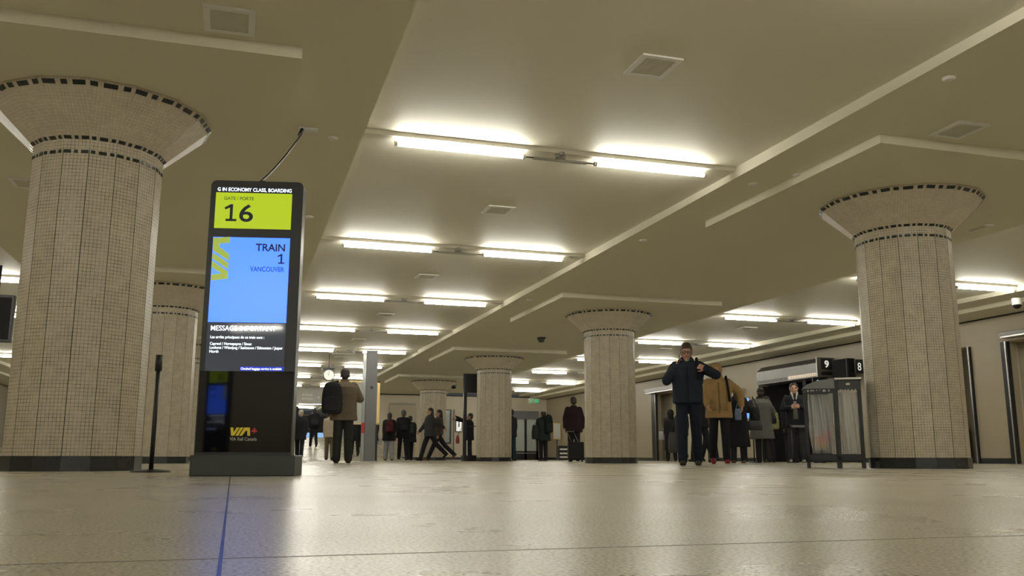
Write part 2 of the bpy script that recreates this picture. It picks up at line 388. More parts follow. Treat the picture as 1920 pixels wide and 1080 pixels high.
# ------------------------------------------------------------------ columns
def column(x, y, label):
    root = empty('column', (x, y, 0), 0, label, 'column', 'mosaic columns')
    N = 16; r, zn, zt, rt = .5065, 2.5, 2.957, .883
    zc = zn+.085                              # the capital starts to flare here
    P = lambda rad, i: (rad*math.sin(2*PI*i/N), -rad*math.cos(2*PI*i/N))
    fw = 2*r*math.sin(PI/N)
    def shell(secs, name, m):
        bm = bmesh.new(); uvl = bm.loops.layers.uv.new('UVMap')
        for (ra, za), (rb, zb) in zip(secs, secs[1:]):
            for i in range(N):
                a0, a1, b0, b1 = P(ra, i), P(ra, i+1), P(rb, i), P(rb, i+1)
                vs = [bm.verts.new((*a0, za)), bm.verts.new((*a1, za)), bm.verts.new((*b1, zb)), bm.verts.new((*b0, zb))]
                f = bm.faces.new(vs)
                wa, wb = 2*ra*math.sin(PI/N), 2*rb*math.sin(PI/N); c = (i+.5)*fw*1.0
                sl = math.hypot(zb-za, rb-ra) if rb != ra else zb-za
                v0 = za; v1 = za+sl
                for l, (u, v) in zip(f.loops, ((c-wa/2, v0), (c+wa/2, v0), (c+wb/2, v1), (c-wb/2, v1))): l[uvl].uv = (u, v)
        return obj(name, bm, m, root)
    shell([(r, .11), (r, zc)], 'shaft', M['tile'])
    bmj = bmesh.new()                          # dark joints at the facet edges
    for i in range(N):
        a = P(r+.0012, i); t = Vector((math.cos(2*PI*i/N), math.sin(2*PI*i/N), 0))*.0022
        v = [bmj.verts.new(Vector((*a, z))+s*t) for z, s in ((.11, -1), (.11, 1), (zn, 1), (zn, -1))]; bmj.faces.new(v)
    obj('corner_joint', bmj, M['gap'], root)
    shell([(r, zc), (rt, zt-.02), (rt, zt), (.2, zt)], 'capital', M['tile_faint'])
    bm = bmesh.new()
    for i in range(N):
        a0, a1 = P(r+.012, i), P(r+.012, i+1); b0, b1 = P(r-.02, i), P(r-.02, i+1)
        lo = [bm.verts.new((*p, 0)) for p in (a0, a1, b1, b0)]; hi = [bm.verts.new((*p, .112)) for p in (a0, a1, b1, b0)]
        for q in ((0, 1, 5, 4), (1, 2, 6, 5), (2, 3, 7, 6), (3, 0, 4, 7), (4, 5, 6, 7)):
            vv = lo+hi; f = bm.faces.new([vv[k] for k in q]); f.material_index = (i*7+int(x+y)) % 3 == 0
    obj('granite_base', bm, [M['granite'], M['granite2']], root)
    def band(name, za, ra, zb, rb):
        bm = bmesh.new()
        for i in range(N):
            for t0, t1 in ((.02, .30), (.42, .56), (.68, .96)) if i % 2 else ((.06, .22), (.34, .64), (.76, .92)):
                p = []
                for rad, z, t in ((ra, za, t0), (ra, za, t1), (rb, zb, t1), (rb, zb, t0)):
                    q0, q1 = Vector(P(rad+.004, i)), Vector(P(rad+.004, i+1)); q = q0.lerp(q1, t); p.append((q.x, q.y, z))
                f = bm.faces.new([bm.verts.new(c) for c in p])
        return obj(name, bm, M['granite'], root)
    sl = (rt-r)/(zt-zc-.02)
    band('dark_tile_band', zn-.028, r, zn, r)
    band('dark_tile_band', zc+.002, r+.002, zc+.024, r+.002+.022*sl)
    band('dark_tile_band', zt-.05, rt-.03*sl, zt-.022, rt-.002)
    return root
names_r = ['tiled column on the right, nearest of the right row, beside the recycling bins',
           'second column of the right row, in front of the burgundy coat and suitcase',
           'third column of the right row, with a dark display frame at its left',
           'fourth column of the right row, smallest and farthest free-standing one',
           ]
for (x, y), l in zip(CR, names_r): column(x, y, l)
root = empty('pilaster', (7.55, YE, 0), 0, 'shallow pilaster with dashed dark tile band on the end wall, behind the group of three', 'pilaster')
obj('shaft', bx(-.62, .62, -.12, 0, .12, 2.62), M['wall'], root); obj('granite_base', bx(-.63, .63, -.13, 0, 0, .12), M['granite'], root)
bm = bmesh.new()
box(bm, -.6, .6, -.124, -.12, 2.60, 2.62); box(bm, -.6, .6, -.124, -.12, 2.54, 2.56)
objs('dark_tile_band', bm, M['granite'], root)

names_l = ['large tiled column at the left edge of the photo, nearest of all columns',
           'tiled column seen between the nearest left column and the black display kiosk',
           'third column of the left row, behind the display kiosk']
for (x, y), l in zip(CL, names_l): column(x, y, l)

# ------------------------------------------------------------------ ceiling lights
ORD = ['first', 'second', 'third', 'fourth', 'fifth', 'sixth', 'seventh', 'eighth', 'ninth', 'tenth', 'eleventh', 'twelfth', 'thirteenth', 'fourteenth']
def light_row(name='linear_ceiling_light'):
    root = empty(name)
    zt = .0; xs = (0, 1.317, 2.055, 3.334)           # left tube 0..1.317, right tube 2.055..3.334
    for a, b in ((xs[0], xs[1]), (xs[2], xs[3])):
        bm = bmesh.new(); cyl(bm, (a+.03, 0, zt), (b-.03, 0, zt), .021, seg=12)
        bmesh.ops.recalc_face_normals(bm, faces=bm.faces)
        t = kid(root, obj('tube', bm, M['tube'], root, True))
        bm = bmesh.new()
        for q, s in ((a, 1), (b, -1)):
            cyl(bm, (q, 0, zt), (q+.03*s, 0, zt), .024, seg=12)
        [kid(t, c) for c in objs('end_cap', bm, M['white'], t)]
        mid = a+.20 if a < 1 else b-.2
        bm = cy_((mid, 0, zt+.018), (mid, 0, .075), .004, seg=8); cyl(bm, (mid, 0, .066), (mid, 0, .076), .016, seg=10)
        kid(root, obj('stem', bm, M['steel'], root))
    bm = bmesh.new(); cyl(bm, (1.40, 0, -.004), (1.97, 0, -.004), .015, seg=12); kid(root, obj('driver_bar', bm, M['steel'], root))
    bm = bmesh.new(); cyl(bm, (1.31, 0, 0), (1.42, 0, 0), .007, seg=8); cyl(bm, (1.95, 0, 0), (2.06, 0, 0), .007, seg=8)
    
    [kid(root, c) for c in objs('coupling', bm, M['dark'], root)]
    bm = bmesh.new(); cyl(bm, (1.69, 0, .0), (1.69, 0, .05), .008, seg=8); cyl(bm, (1.69, 0, .045), (1.69, 0, .075), .055, seg=16)
    cyl(bm, (1.64, 0, .02), (1.74, 0, .02), .012, seg=8)
    kid(root, obj('ceiling_mount', bm, M['steel'], root))
    return root
first = None
for bayname, xoff, rows, where in (('central', 1.317, range(-11, 12), 'between the kiosk side and the tall right-hand beam'),
                                   ('right', 9.93, range(-6, 8), 'above the gates'), ('left', -6.98, range(-11, 8), 'beyond the left columns')):
    for k in rows:
        o = light_row() if first is None else copy_tree(first); first = first or o
        o.location = (xoff, ROW0+RS*k, 3.06)
        if k < 0: l = 'twin fluorescent tube light of the %s bay, %s row behind the camera' % (bayname, ORD[-k-1])
        else: l = 'twin fluorescent tube light of the %s bay, %s row in front of the camera' % (bayname, ORD[k])
        tag(o, l, 'ceiling light', 'twin tube ceiling lights')

# ------------------------------------------------------------------ ceiling fittings
def speaker(x, y, z, label, w=.34, l=.38):
    root = empty('ceiling_vent', (x, y, z), 0, label, 'vent', 'square ceiling vents')
    bm = bmesh.new(); f = .045
    box(bm, -w/2, w/2, -l/2, -l/2+f, -.014, .03); box(bm, -w/2, w/2, l/2-f, l/2, -.014, .03)
    box(bm, -w/2, -w/2+f, -l/2+f, l/2-f, -.014, .03); box(bm, w/2-f, w/2, -l/2+f, l/2-f, -.014, .03)
    obj('frame', bm, M['white'], root)
    bm = bmesh.new(); box(bm, -w/2+f, w/2-f, -l/2+f, l/2-f, -.009, .03)
    k = 12
    for i in range(k):
        q = -w/2+f+(i+.5)*(w-2*f)/k; box(bm, q-.004, q+.004, -l/2+f, l/2-f, -.012, -.008)
    obj('grille', bm, M['grille'], root)
for k in range(-1, 8):
    z = 3.145
    speaker(3.0, 6.05+RS*k, z-.001, 'square grille on the central ceiling, %s' % ('behind the camera' if k < 0 else 'before light row number '+ORD[k]+' from the front'))
for k in range(0, 6): speaker(11.5, 9.85+RS*k, 3.135, 'square grille on the right bay ceiling, %s from the front' % ORD[k])
for x, y, l in ((-.184, 6.04, 'square grille on the underside of the left beam, above the kiosk'),
                (-2.3, 10.6, 'square grille on the left beam at the far side of the near left column'),
                (6.16, 6.27, 'square grille on the right beam near the frame edge, above the right column'),
                (9.0, 9.1, 'grille on the right beam at the right edge of the photo, beyond the drop panel')):
    speaker(x, y, ZB, l)
def detector(x, y, l, z=ZB, r=.05):
    bm = bmesh.new(); cyl(bm, (0, 0, 0), (0, 0, -.012), r, seg=20); cyl(bm, (0, 0, -.012), (0, 0, -.022), r, r*.7, seg=20)
    bmesh.ops.recalc_face_normals(bm, faces=bm.faces)
    o = obj('smoke_detector', bm, M['white']); o.location = (x, y, z); tag(o, l, 'smoke detector', 'round ceiling detectors')
for x, y, l in ((.733, 8.17, 'white round detector on the left beam, right of the cable outlet'), (.748, 11.1, 'white round detector on the left beam beside the kiosk top'),
                (5.22, 5.37, 'white round detector on the right beam, nearest to the top right corner'), (5.256, 8.27, 'white round detector on the right beam at the end of the first light row'),
                (5.53, 7.85, 'white round detector close to the left edge of the first drop panel'), (5.23, 11.0, 'small round detector on the right beam, below the first drop panel end'),
                (8.95, 16.2, 'small round detector on the right beam above the second drop panel'), (5.22, 16.0, 'small round detector on the right beam left of the second drop panel')):
    detector(x, y, l)
def dome(x, y, z, r, housing, l, drop=.05):
    root = empty('dome_camera', (x, y, z), 0, l, 'security camera')
    bm = bmesh.new(); cyl(bm, (0, 0, 0), (0, 0, -drop), r*1.12, seg=20); bmesh.ops.recalc_face_normals(bm, faces=bm.faces); obj('housing', bm, housing, root)
    bm = bmesh.new(); ell(bm, (0, 0, -drop), r, r, r); obj('dome_lens', bm, M['gloss'], root, True)
dome(13.45, 12.75, 2.962, .075, M['white'], 'white dome security camera on the soffit at the right edge', .12)
dome(7.2, 21.13, ZB, .10, M['black'], 'black dome camera on the beam between the second and third right columns', .03)
dome(8.6, 36.5, ZB, .12, M['black'], 'small black dome camera near the head of the fourth right column', .04)
# cable outlet on the left beam and the kiosk's cable
root = empty('ceiling_outlet', (.46, 7.98, ZB), 0, 'small white surface outlet on the left beam where the kiosk cable starts', 'outlet')
obj('box', bx(-.06, .12, -.03, .03, -.03, 0, bev=.004), M['white'], root)
bm = bmesh.new(); cyl(bm, (-.02, -.03, -.03), (-.05, -.05, -.10), .016, .012, seg=10); obj('plug', bm, M['black'], root)
pts = [Vector(p) for p in ((.41, 7.93, 2.95), (.43, 7.6, 2.87), (.38, 7.0, 2.62), (.26, 6.3, 2.23), (.14, 5.75, 1.9), (.07, 5.53, 1.765))]
cu = bpy.data.curves.new('cable', 'CURVE'); cu.dimensions = '3D'; spl = cu.splines.new('NURBS'); spl.points.add(len(pts)-1)
for p, q in zip(spl.points, pts): p.co = (*q, 1)
spl.use_endpoint_u = True; spl.order_u = 4; cu.bevel_depth = .0075; cu.bevel_resolution = 2
t = bpy.data.objects.new('t', cu); COL.objects.link(t); bpy.context.view_layer.update()
me = bpy.data.meshes.new_from_object(t.evaluated_get(bpy.context.evaluated_depsgraph_get())); bpy.data.objects.remove(t)
tag(objm('power_cable', me, M['black'], None, True), 'thin black cable sagging from the ceiling outlet to the kiosk top', 'cable')

# ------------------------------------------------------------------ display kiosk
def kiosk(loc, rz, label, gate='16', full=True):
    root = empty('display_kiosk', loc, rz, label, 'display kiosk')
    x0, x1, xc = -.292, .257, -.035
    sx0, sx1 = -.26, .192
    bm = bx(-.302, .285, -.0, .30, 0, .118, bev=.006)
    obj('plinth', bm, M['kbase'], root)
    # body with rounded top corners
    bm = bmesh.new(); r = .035; prof = [(x0, .118), (x1, .118)]
    for k in range(7): a = PI/2*k/6; prof.append((x1-r+r*math.cos(a), 1.757-r+r*math.sin(a)))
    for k in range(7): a = PI/2*k/6; prof.append((x0+r-r*math.sin(a), 1.757-r+r*math.cos(a)))
    A = [bm.verts.new((x, .04, z)) for x, z in prof]; B = [bm.verts.new((x, .15, z)) for x, z in prof]
    bm.faces.new(A); bm.faces.new(B[::-1])
    for i in range(len(prof)): j = (i+1) % len(prof); bm.faces.new([A[i], B[i], B[j], A[j]])
    bmesh.ops.recalc_face_normals(bm, faces=bm.faces)
    obj('body', bm, M['kbody'], root)
    g = obj('front_glass', bx(x0+.006, x1-.006, .036, .041, .135, .60), M['gloss'], root)
    Y = .036
    def scr(name, a, b, c, d, m, y=Y): return obj(name, bx(a, b, y, .042, c, d), m, root)
    def poly(name, polys, m, par, f, d=.0012):
        bm = bmesh.new()
        for p in polys:
            A = [bm.verts.new(f(u, v, 0)) for u, v in p]; B = [bm.verts.new(f(u, v, d)) for u, v in p]
            bm.faces.new(A); bm.faces.new(B[::-1])
            for i in range(len(p)): j = (i+1) % len(p); bm.faces.new([A[i], B[i], B[j], A[j]])
        bmesh.ops.recalc_face_normals(bm, faces=bm.faces); return obj(name, bm, m, par)
    tk = scr('ticker_strip', sx0, sx1, 1.682, 1.716, M['ink'])
    gs = scr('gate_screen', sx0, sx1, 1.458, 1.680, M['lime'])
    ts = scr('train_screen', sx0, sx1, .888, 1.403, M['blue'])
    ms = scr('message_screen', sx0, sx1, .60, .884, M['scrgrey'])
    y = Y-.001
    text('lettering', 'G IN ECONOMY CLASS, BOARDING', M['scrwhite'], tk, .022, (sx0+.008, y, 1.689), width=.44, bold=.012)
    text('lettering', 'GATE / PORTE', M['inkteal'], gs, .020, (-.210, y, 1.634), width=.175)
    text('lettering', gate[1], M['ink'], gs, .105, (-.034, y, 1.502), width=.082, bold=.012, align='R')
    if gate[0] == '2': text('lettering', '2', M['ink'], gs, .105, (-.207, y, 1.502), width=.078, bold=.012)
    else:
        for (px_, pz_, k_, mm, pr) in ((-.205, 1.502, .105, M['ink'], gs), (.123, 1.245, .060, M['ink'], ts)):
            ONE = [(.0, .80), (.36, 1.0), (.50, 1.0), (.50, .13), (.74, .13), (.74, 0), (.10, 0), (.10, .13), (.33, .13), (.33, .80), (.06, .68)]
            poly('lettering', [ONE], mm, pr, lambda u, v, d: (px_+u*k_*.95, Y-.0002-d, pz_+v*k_), .001)
    text('lettering', 'TRAIN', M['ink'], ts, .044, (.165, y, 1.322), width=.172, align='R', bold=.02)
    text('lettering', 'VANCOUVER', M['inkblue'], ts, .030, (.166, y, 1.196), width=.20, align='R', bold=.008)
    # rail operator's emblem, running down the left side of the train screen (turned a quarter)
    # emblem in unit coordinates: u along the word (0..3.1), v up (0..1)
    V = [[(0, 1), (.42, 1), (.50, .42), (.92, 1), (1.36, 1), (.62, 0), (.16, 0)],
         [(1.50, 1), (1.92, 1), (1.20, 0), (.78, 0)],
         [(2.06, 1), (2.9, 1), (3.0, 0), (2.58, 0), (2.52, .60), (2.30, .60), (1.80, 0), (1.36, 0)]]
    k1 = .27/3.0; kh = .098
    poly('emblem', V, M['limedim'], ts, lambda u, v, d: (-.161-kh*v, Y-.0002-d*1.0, 1.135+k1*u), .0008)
    text('lettering', 'MESSAGE IMPORTANT', M['scrwhite'], ms, .030, (-.240, y, .838), width=.375, bold=.01)
    for s, x, z, ww, h in (('Les arrêts principaux de ce train sont :', -.24, .792, .31, .016), ('Capreol / Hornepayne / Sioux', -.24, .753, .24, .016),
                        ('Lookout / Winnipeg / Saskatoon / Edmonton / Jasper', -.24, .730, .42, .016), ('North', -.24, .707, .052, .016)):
        text('lettering', s, M['scrwhite'], ms, h, (x, y, z), width=ww, bold=.012)
    obj('caption_strip', bx(-.06, sx1, Y-.0004, .04, .603, .628), M['scrblue'], ms)
    text('lettering', 'Checked baggage service is available', M['scrwhite'], ms, .013, (-.055, y, .609), width=.235, bold=.012)
    poly('emblem', V, M['yellow'], g, lambda u, v, d: (-.094+.038*u, .0355-d, .228+.047*v), .001)
    leaf = [(.0, .5), (.12, .25), (.3, .35), (.25, .0), (.4, .12), (.5, -.2), (.6, .12), (.75, .0), (.7, .35), (.88, .25), (1, .5), (.8, .62), (.53, .7), (.53, .95), (.47, .95), (.47, .7), (.2, .62)]
    poly('leaf_emblem', [leaf], M['red'], g, lambda u, v, d: (.025+.034*u, .0355-d, .270-.034*v), .001)
    text('lettering', 'VIA Rail Canada', M['greytext'], g, .020, (-.094, .0345, .200), width=.152)
    bm = bmesh.new(); cyl(bm, (.0, .10, 1.757), (.0, .10, 1.775), .02, seg=12); obj('cable_gland', bm, M['black'], root)
    return root
kiosk((.064, 5.451, 0), math.radians(-12.16), 'black freestanding display kiosk with lime and blue screens, gate sixteen')
kiosk((-5.3, -5.3, 0), math.radians(200), 'black display kiosk behind the camera, seen only as a reflection in the near kiosk', gate='20')

# ------------------------------------------------------------------ stanchions, bins, posts, boards
def stanchion(x, y, l, h=.83, r=.017):
    root = empty('stanchion', (x, y, 0), 0, l, 'stanchion post', 'queue posts')
    bm = bmesh.new(); cyl(bm, (0, 0, 0), (0, 0, .012), .135, .13, seg=28); cyl(bm, (0, 0, .012), (0, 0, .022), .13, .03, seg=28); bmesh.ops.recalc_face_normals(bm, faces=bm.faces); obj('base', bm, M['black'], root, False)
    obj('post', cy_((0, 0, .02), (0, 0, h-.10), r*.92), M['black'], root, True)
    obj('belt_head', cy_((0, 0, h-.115), (0, 0, h), r*1.45), M['black'], root, True)
stanchion(-.545, 6.95, 'black queue post between the near left column and the kiosk')
stanchion(11.51, 18.6, 'grey queue post left of the woman in the grey coat')
stanchion(11.86, 17.6, 'grey queue post right of the woman in the grey coat')
bm = bmesh.new(); box(bm, 11.86, 12.55, 17.59, 17.61, .78, .83); tag(obj('belt_barrier', bm, M['postgrey']), 'grey belt stretched right from the second queue post towards the bins', 'barrier belt')
stanchion(12.55, 17.6, 'queue post holding the belt end behind the bins')

def bins():
    ang = math.radians(-36)
    root = empty('recycling_bin', (5.985, 8.625, 0), ang, 'black two-bay bin frame with clear plastic liners, beside the right column', 'bin')
    W, D, H = .60, .32, .955
    xs = (0, .385, W)
    bm = bmesh.new()
    for x in (0, .310, W-.034):
        wd = .052 if x == .310 else .034
        for yy in (0, D-.035): box(bm, x, x+wd, yy, yy+.035, 0, H, bev=.003)
    box(bm, 0, W, 0, .03, .07, .15); box(bm, 0, W, D-.03, D, .07, .15); box(bm, 0, .03, 0, D, .07, .15); box(bm, W-.03, W, 0, D, .07, .15); box(bm, .325, .35, 0, D, .07, .15)
    box(bm, 0, W, 0, D, .07, .082)
    obj('frame', bm, M['dark'], root)
    bm = bmesh.new(); box(bm, .362, W, -.004, .02, H-.12, H-.015, bev=.003); objs('front_panel', bm, M['black'], root)
    bm = bmesh.new(); box(bm, -.005, .31, -.004, .02, H-.15, H-.09, bev=.003); objs('front_panel', bm, M['black'], root)
    # lid: sloping hood on the left bay, flat top with a pale edge on the right bay
    bm = bmesh.new()
    prof = [(-.012, H-.10), (.05, H-.05), (.16, H-.01), (.33, H+.012)]
    A = [bm.verts.new((x, -.02, z)) for x, z in prof]+[bm.verts.new((x, -.02, H-.10)) for x in (.33,)]
    B = [bm.verts.new((v.co.x, D+.02, v.co.z)) for v in A]
    bm.faces.new(A); bm.faces.new(B[::-1])
    for i in range(len(A)): j = (i+1) % len(A); bm.faces.new([A[i], B[i], B[j], A[j]])
    bmesh.ops.recalc_face_normals(bm, faces=bm.faces); obj('hood', bm, M['postgrey'], root)
    obj('top_panel', bx(.335, W+.01, -.02, D+.02, H-.012, H+.004), M['black'], root)
    obj('top_edge', bx(.335, W+.01, -.024, -.014, H-.004, H+.014), M['white'], root)
    tagm = obj('latch', bx(.45, .49, -.009, -.003, H-.065, H-.045), M['grille'], root)
    bm = bmesh.new()
    for k in range(9):
        for base in (.05, .38): 
            q = base+.03*k+random.uniform(-.008, .008)
            if q < (.29 if base < .1 else W-.05): box(bm, q, q+.012, -.008, -.002, H-.125+random.uniform(-.01, .01), H-.110)
    objs('pictogram', bm, M['greytext'], root)
    # liners
    pl = mat('clear_liner', (.80, .81, .80), .22, trans=.15, alpha=.46, bump=.0)
    nt = pl.node_tree; b = nt.nodes['Principled BSDF']
    wv = nt.nodes.new('ShaderNodeTexWave'); wv.inputs['Scale'].default_value = 3.2; wv.inputs['Distortion'].default_value = 5; wv.inputs['Detail'].default_value = 2
    tc = nt.nodes.new('ShaderNodeTexCoord'); mp = nt.nodes.new('ShaderNodeMapping'); mp.inputs['Scale'].default_value = (1.5, 1.5, .25); mp.inputs['Rotation'].default_value = (0, .25, 0)
    nt.links.new(tc.outputs['Object'], mp.inputs['Vector']); nt.links.new(mp.outputs['Vector'], wv.inputs['Vector'])
    bp = nt.nodes.new('ShaderNodeBump'); bp.inputs['Strength'].default_value = .9; bp.inputs['Distance'].default_value = .03
    nt.links.new(wv.outputs['Fac'], bp.inputs['Height']); nt.links.new(bp.outputs['Normal'], b.inputs['Normal'])
    for a, c in ((.042, .306), (.368, W-.036)):
        bm = bmesh.new(); nn = 28; rr = []
        for k in range(15):
            t = k/14; z = .155+t*(H-.14-.155); ring = []
            for i in range(nn):
                an = 2*PI*i/nn; ca, sa = math.cos(an), math.sin(an)
                sxx = math.copysign(abs(ca)**.5, ca); syy = math.copysign(abs(sa)**.5, sa)
                sh = .92+.08*t if t > .1 else .86
                wob = 1+.05*math.sin(an*5+t*6+a*30)+.03*math.sin(an*9-t*9)
                ring.append(((a+c)/2+(c-a)/2*sxx*sh*wob, D/2+(D/2-.045)*syy*sh*wob, z))
            rr.append(ring)
        V = [[bm.verts.new(p) for p in r] for r in rr]
        for p, q in zip(V, V[1:]):
            for i in range(nn): bm.faces.new([p[i], p[(i+1) % nn], q[(i+1) % nn], q[i]])
        bm.faces.new(V[0][::-1]); bmesh.ops.recalc_face_normals(bm, faces=bm.faces)
        obj('plastic_liner', bm, pl, root, True)
    # things thrown in the left liner
    def lump(name, c, rx, ry, rz, m, l, cat):
        bm = bmesh.new(); ell(bm, (0, 0, rz), rx, ry, rz)
        for v in bm.verts: v.co += Vector((random.uniform(-.012, .012), random.uniform(-.012, .012), random.uniform(-.01, .01)))
        mw = Matrix.Translation((5.985, 8.625, 0)) @ Matrix.Rotation(ang, 4, 'Z')
        o = obj(name, bm, m, None, True); o.location = mw @ Vector(c); o.rotation_euler[2] = ang; return tag(o, l, cat)
    rm = bpy.data.materials.new('rainbow'); rm.use_nodes = True; nt = rm.node_tree; b = nt.nodes['Principled BSDF']
    tc = nt.nodes.new('ShaderNodeTexCoord'); sx = nt.nodes.new('ShaderNodeSeparateXYZ'); nt.links.new(tc.outputs['Generated'], sx.inputs[0])
    rp = nt.nodes.new('ShaderNodeValToRGB'); rp.color_ramp.interpolation = 'CONSTANT'; e = rp.color_ramp.elements
    e[0].color = (.03, .12, .10, 1); e[1].position = .28; e[1].color = (.55, .42, .02, 1)
    for p_, c_ in ((.42, (.6, .22, .02, 1)), (.55, (.55, .05, .03, 1)), (.85, (.6, .5, .45, 1))): q = e.new(p_); q.color = c_
    nt.links.new(sx.outputs['Z'], rp.inputs['Fac']); nt.links.new(rp.outputs['Color'], b.inputs['Base Color']); b.inputs['Roughness'].default_value = .5
    lump('crumpled_bag', (.165, .12, .16), .075, .06, .105, rm, 'crumpled rainbow striped bag inside the left bin liner', 'bag')
    lump('crumpled_wrapper', (.225, .12, .30), .05, .045, .045, M['red'], 'crumpled red wrapper on top of the rainbow bag in the bin', 'wrapper')
    lump('crumpled_paper', (.12, .11, .33), .035, .03, .028, M['white'], 'small white crumpled paper on the rainbow bag in the bin', 'paper')
bins()

# tall grey post with a glass edge
root = empty('grey_pylon', (3.13, 22.1, 0), 0, 'tall plain grey pylon right of the man in the brown coat', 'post')
obj('base_plate', bx(-.30, .20, -.2, .25, 0, .012), M['steel'], root)
obj('body', bx(-.12, .145, -.06, .06, .01, 2.68, bev=.006), M['postgrey'], root)
obj('glass_edge', bx(-.20, -.125, -.04, .04, .012, 2.60), mat('edge_glass', (.35, .38, .38), .1, spec=.8), root)
obj('red_strip', bx(-.20, -.13, -.046, -.04, .68, .93), M['red'], root)
obj('knob', cy_((.02, -.075, 1.78), (.02, -.058, 1.78), .03), M['dark'], root)
# pale board with brass frame behind it
root = empty('notice_board', (3.05, 24.5, 0), 0, 'pale blank board in a brass frame behind the grey pylon', 'notice board')
obj('panel', bx(-.50, .66, -.01, .02, 1.0, 2.09), M['board'], root)
bm = bmesh.new(); box(bm, .60, .67, -.03, .03, .98, 2.13); box(bm, -.53, -.50, -.03, .03, .98, 2.13); box(bm, -.53, .67, -.03, .03, 2.09, 2.13); box(bm, -.53, .67, -.03, .03, .97, 1.0)
obj('frame', bm, M['gold'], root)
bm = bmesh.new(); box(bm, -.525, -.505, -.02, .02, 0, 1); box(bm, .61, .64, -.02, .02, 0, 1); objs('leg', bm, M['dark'], root)
# dark display frame left of the third right column
root = empty('information_totem', (6.60, 26.05, 0), 0, 'dark open display frame just behind the left side of the third right column', 'display frame')
obj('base', bx(-.18, .55, -.15, .15, 0, .17, bev=.01), M['dark'], root)
obj('side_post', bx(-.16, -.07, -.05, .05, .15, 2.55), M['dark'], root)
obj('header_panel', bx(-.16, .50, -.055, .055, 1.99, 2.555, bev=.008), M['kbody'], root)
obj('lower_panel', bx(.02, .5, .0, .05, 1.0, 1.02), M['dark'], root)
# hanging double-faced clock
root = empty('hanging_clock', (2.60, 27.2, ZB+.075), 0, 'round black-rimmed clock hanging near the head of the brown-coated man', 'clock')
zc = 2.50-ZB-.075; r = .15
bm = bmesh.new(); cyl(bm, (0, -.06, zc), (0, .06, zc), r+.02, seg=36); obj('case', bm, M['black'], root, False)
f = obj('clock_face', cy_((0, -.064, zc), (0, -.06, zc), r, seg=36), M['clockface'], root)
bm = bmesh.new(); box(bm, -.006, .006, -.068, -.066, zc-.01, zc+.12)
obj('minute_hand', bm, M['black'], f)
bm = bmesh.new(); cyl(bm, (0, -.0675, zc), (-.06, -.0675, zc+.055), .006, seg=6); obj('hour_hand', bm, M['black'], f)
bm = bmesh.new()
for k in range(12):
    a = PI/6*k; cyl(bm, (math.sin(a)*r*.8, -.0665, zc+math.cos(a)*r*.8), (math.sin(a)*r*.93, -.0665, zc+math.cos(a)*r*.93), .004, seg=5)
obj('hour_marks', bm, M['black'], f)
bm = bmesh.new(); box(bm, -.2, .16, -.06, .06, zc+r+.01, zc+r+.06); obj('bracket', bm, M['dark'], root)
obj('rod', cy_((0, 0, zc+r+.05), (0, 0, 0), .012, seg=8), M['dark'], root)
# small track of spotlights before the clock
root = empty('spotlight_track', (2.83, 25.6, ZB+.08), 0, 'small rail with two spotlights hanging above the brown-coated man', 'spotlight')
obj('rail', bx(-.32, .32, -.015, .015, -.17, -.145), M['white'], root)
for x in (-.28, .28):
    b_ = obj('spot', cy_((x, 0, -.12), (x+.05, -.06, -.02), .03, .04, seg=12), M['white'], root)
bm = bmesh.new(); cyl(bm, (.3, 0, -.15), (.3, 0, 0), .006, seg=6); cyl(bm, (-.25, 0, -.15), (-.25, 0, 0), .006, seg=6); objs('hanger', bm, M['dark'], root)
# hanging bulkhead sign at the end of the central bay
root = empty('arrivals_sign', (3.0, 41.0, ZB), 0, 'wide grey hanging sign reading Arrivals above the far ramp', 'hanging sign')
obj('panel', bx(-4.6, 1.95, 0, .2, -.62, .10), mat('sign_grey', (.26, .25, .22), .5), root)
text('lettering', 'Arrivals', M['greytext'], root, .11, (-.22, -.003, -.27), width=.46)
text('lettering', 'Arrivées', M['greytext'], root, .11, (-.22, -.003, -.44), width=.50)
text('lettering', 'R', M['greytext'], root, .12, (.48, -.003, -.40), width=.09)
# blue lit shopfront far up the ramp
root = empty('shopfront', (0, 65.4, 1.15), 0, 'blue lit shopfront at the far end above the ramp', 'shopfront')
obj('lit_panel', bx(-4, 6.2, 0, .1, .05, .65), M['blueglow'], root)
obj('dark_band', bx(-4, 6.2, -.02, .1, .65, 1.8), M['black'], root)
for i, x in enumerate((3.1, 3.6, 4.2)): obj('red_letter_block', bx(x, x+.25, -.06, -.02, 1.5, 1.8), M['red'], root)

# ------------------------------------------------------------------ right wall: gates, signs
def gate_frame(y, l, w=.26, h=2.41):
    root = empty('gate_post', (XRW, y, 0), 0, l, 'post')
    obj('upright', bx(-.05, .04, -w/2, w/2, 0, h), M['dark'], root)
    bm = bmesh.new(); box(bm, -.055, -.05, -w/2+.02, -w/2+.05, 0, h); obj('edge_strip', bm, M['steel'], root)
gate_frame(14.35, 'dark upright at the left side of the rightmost gate opening', .15)
gate_frame(15.28, 'dark upright of the opening just right of the nearest right column', .07, 2.41)
gate_frame(30.38, 'dark upright left of the woman in the long black coat', .36, 2.41)
gate_frame(26.35, 'dark upright of the gate behind the man on the phone', .22, 2.41)
gate_frame(18.25, 'dark upright hidden behind the nearest right column', .19, 2.41)
def canopy(y0, y1, l, z0=2.40, z1=2.62, x0=-.45):
    root = empty('gate_canopy', (XRW, y0, z0), 0, l, 'gate canopy')
    obj('fascia', bx(x0, 0, 0, y1-y0, .035, z1-z0, bev=.006), M['canopy'], root)
    obj('underside_grille', bx(x0+.02, 0, .02, y1-y0-.02, 0, .035), M['steel'], root)
    return root
canopy(10.8, 14.30, 'brushed steel canopy over the gate opening at the right edge', 2.47, 2.58, -.20)
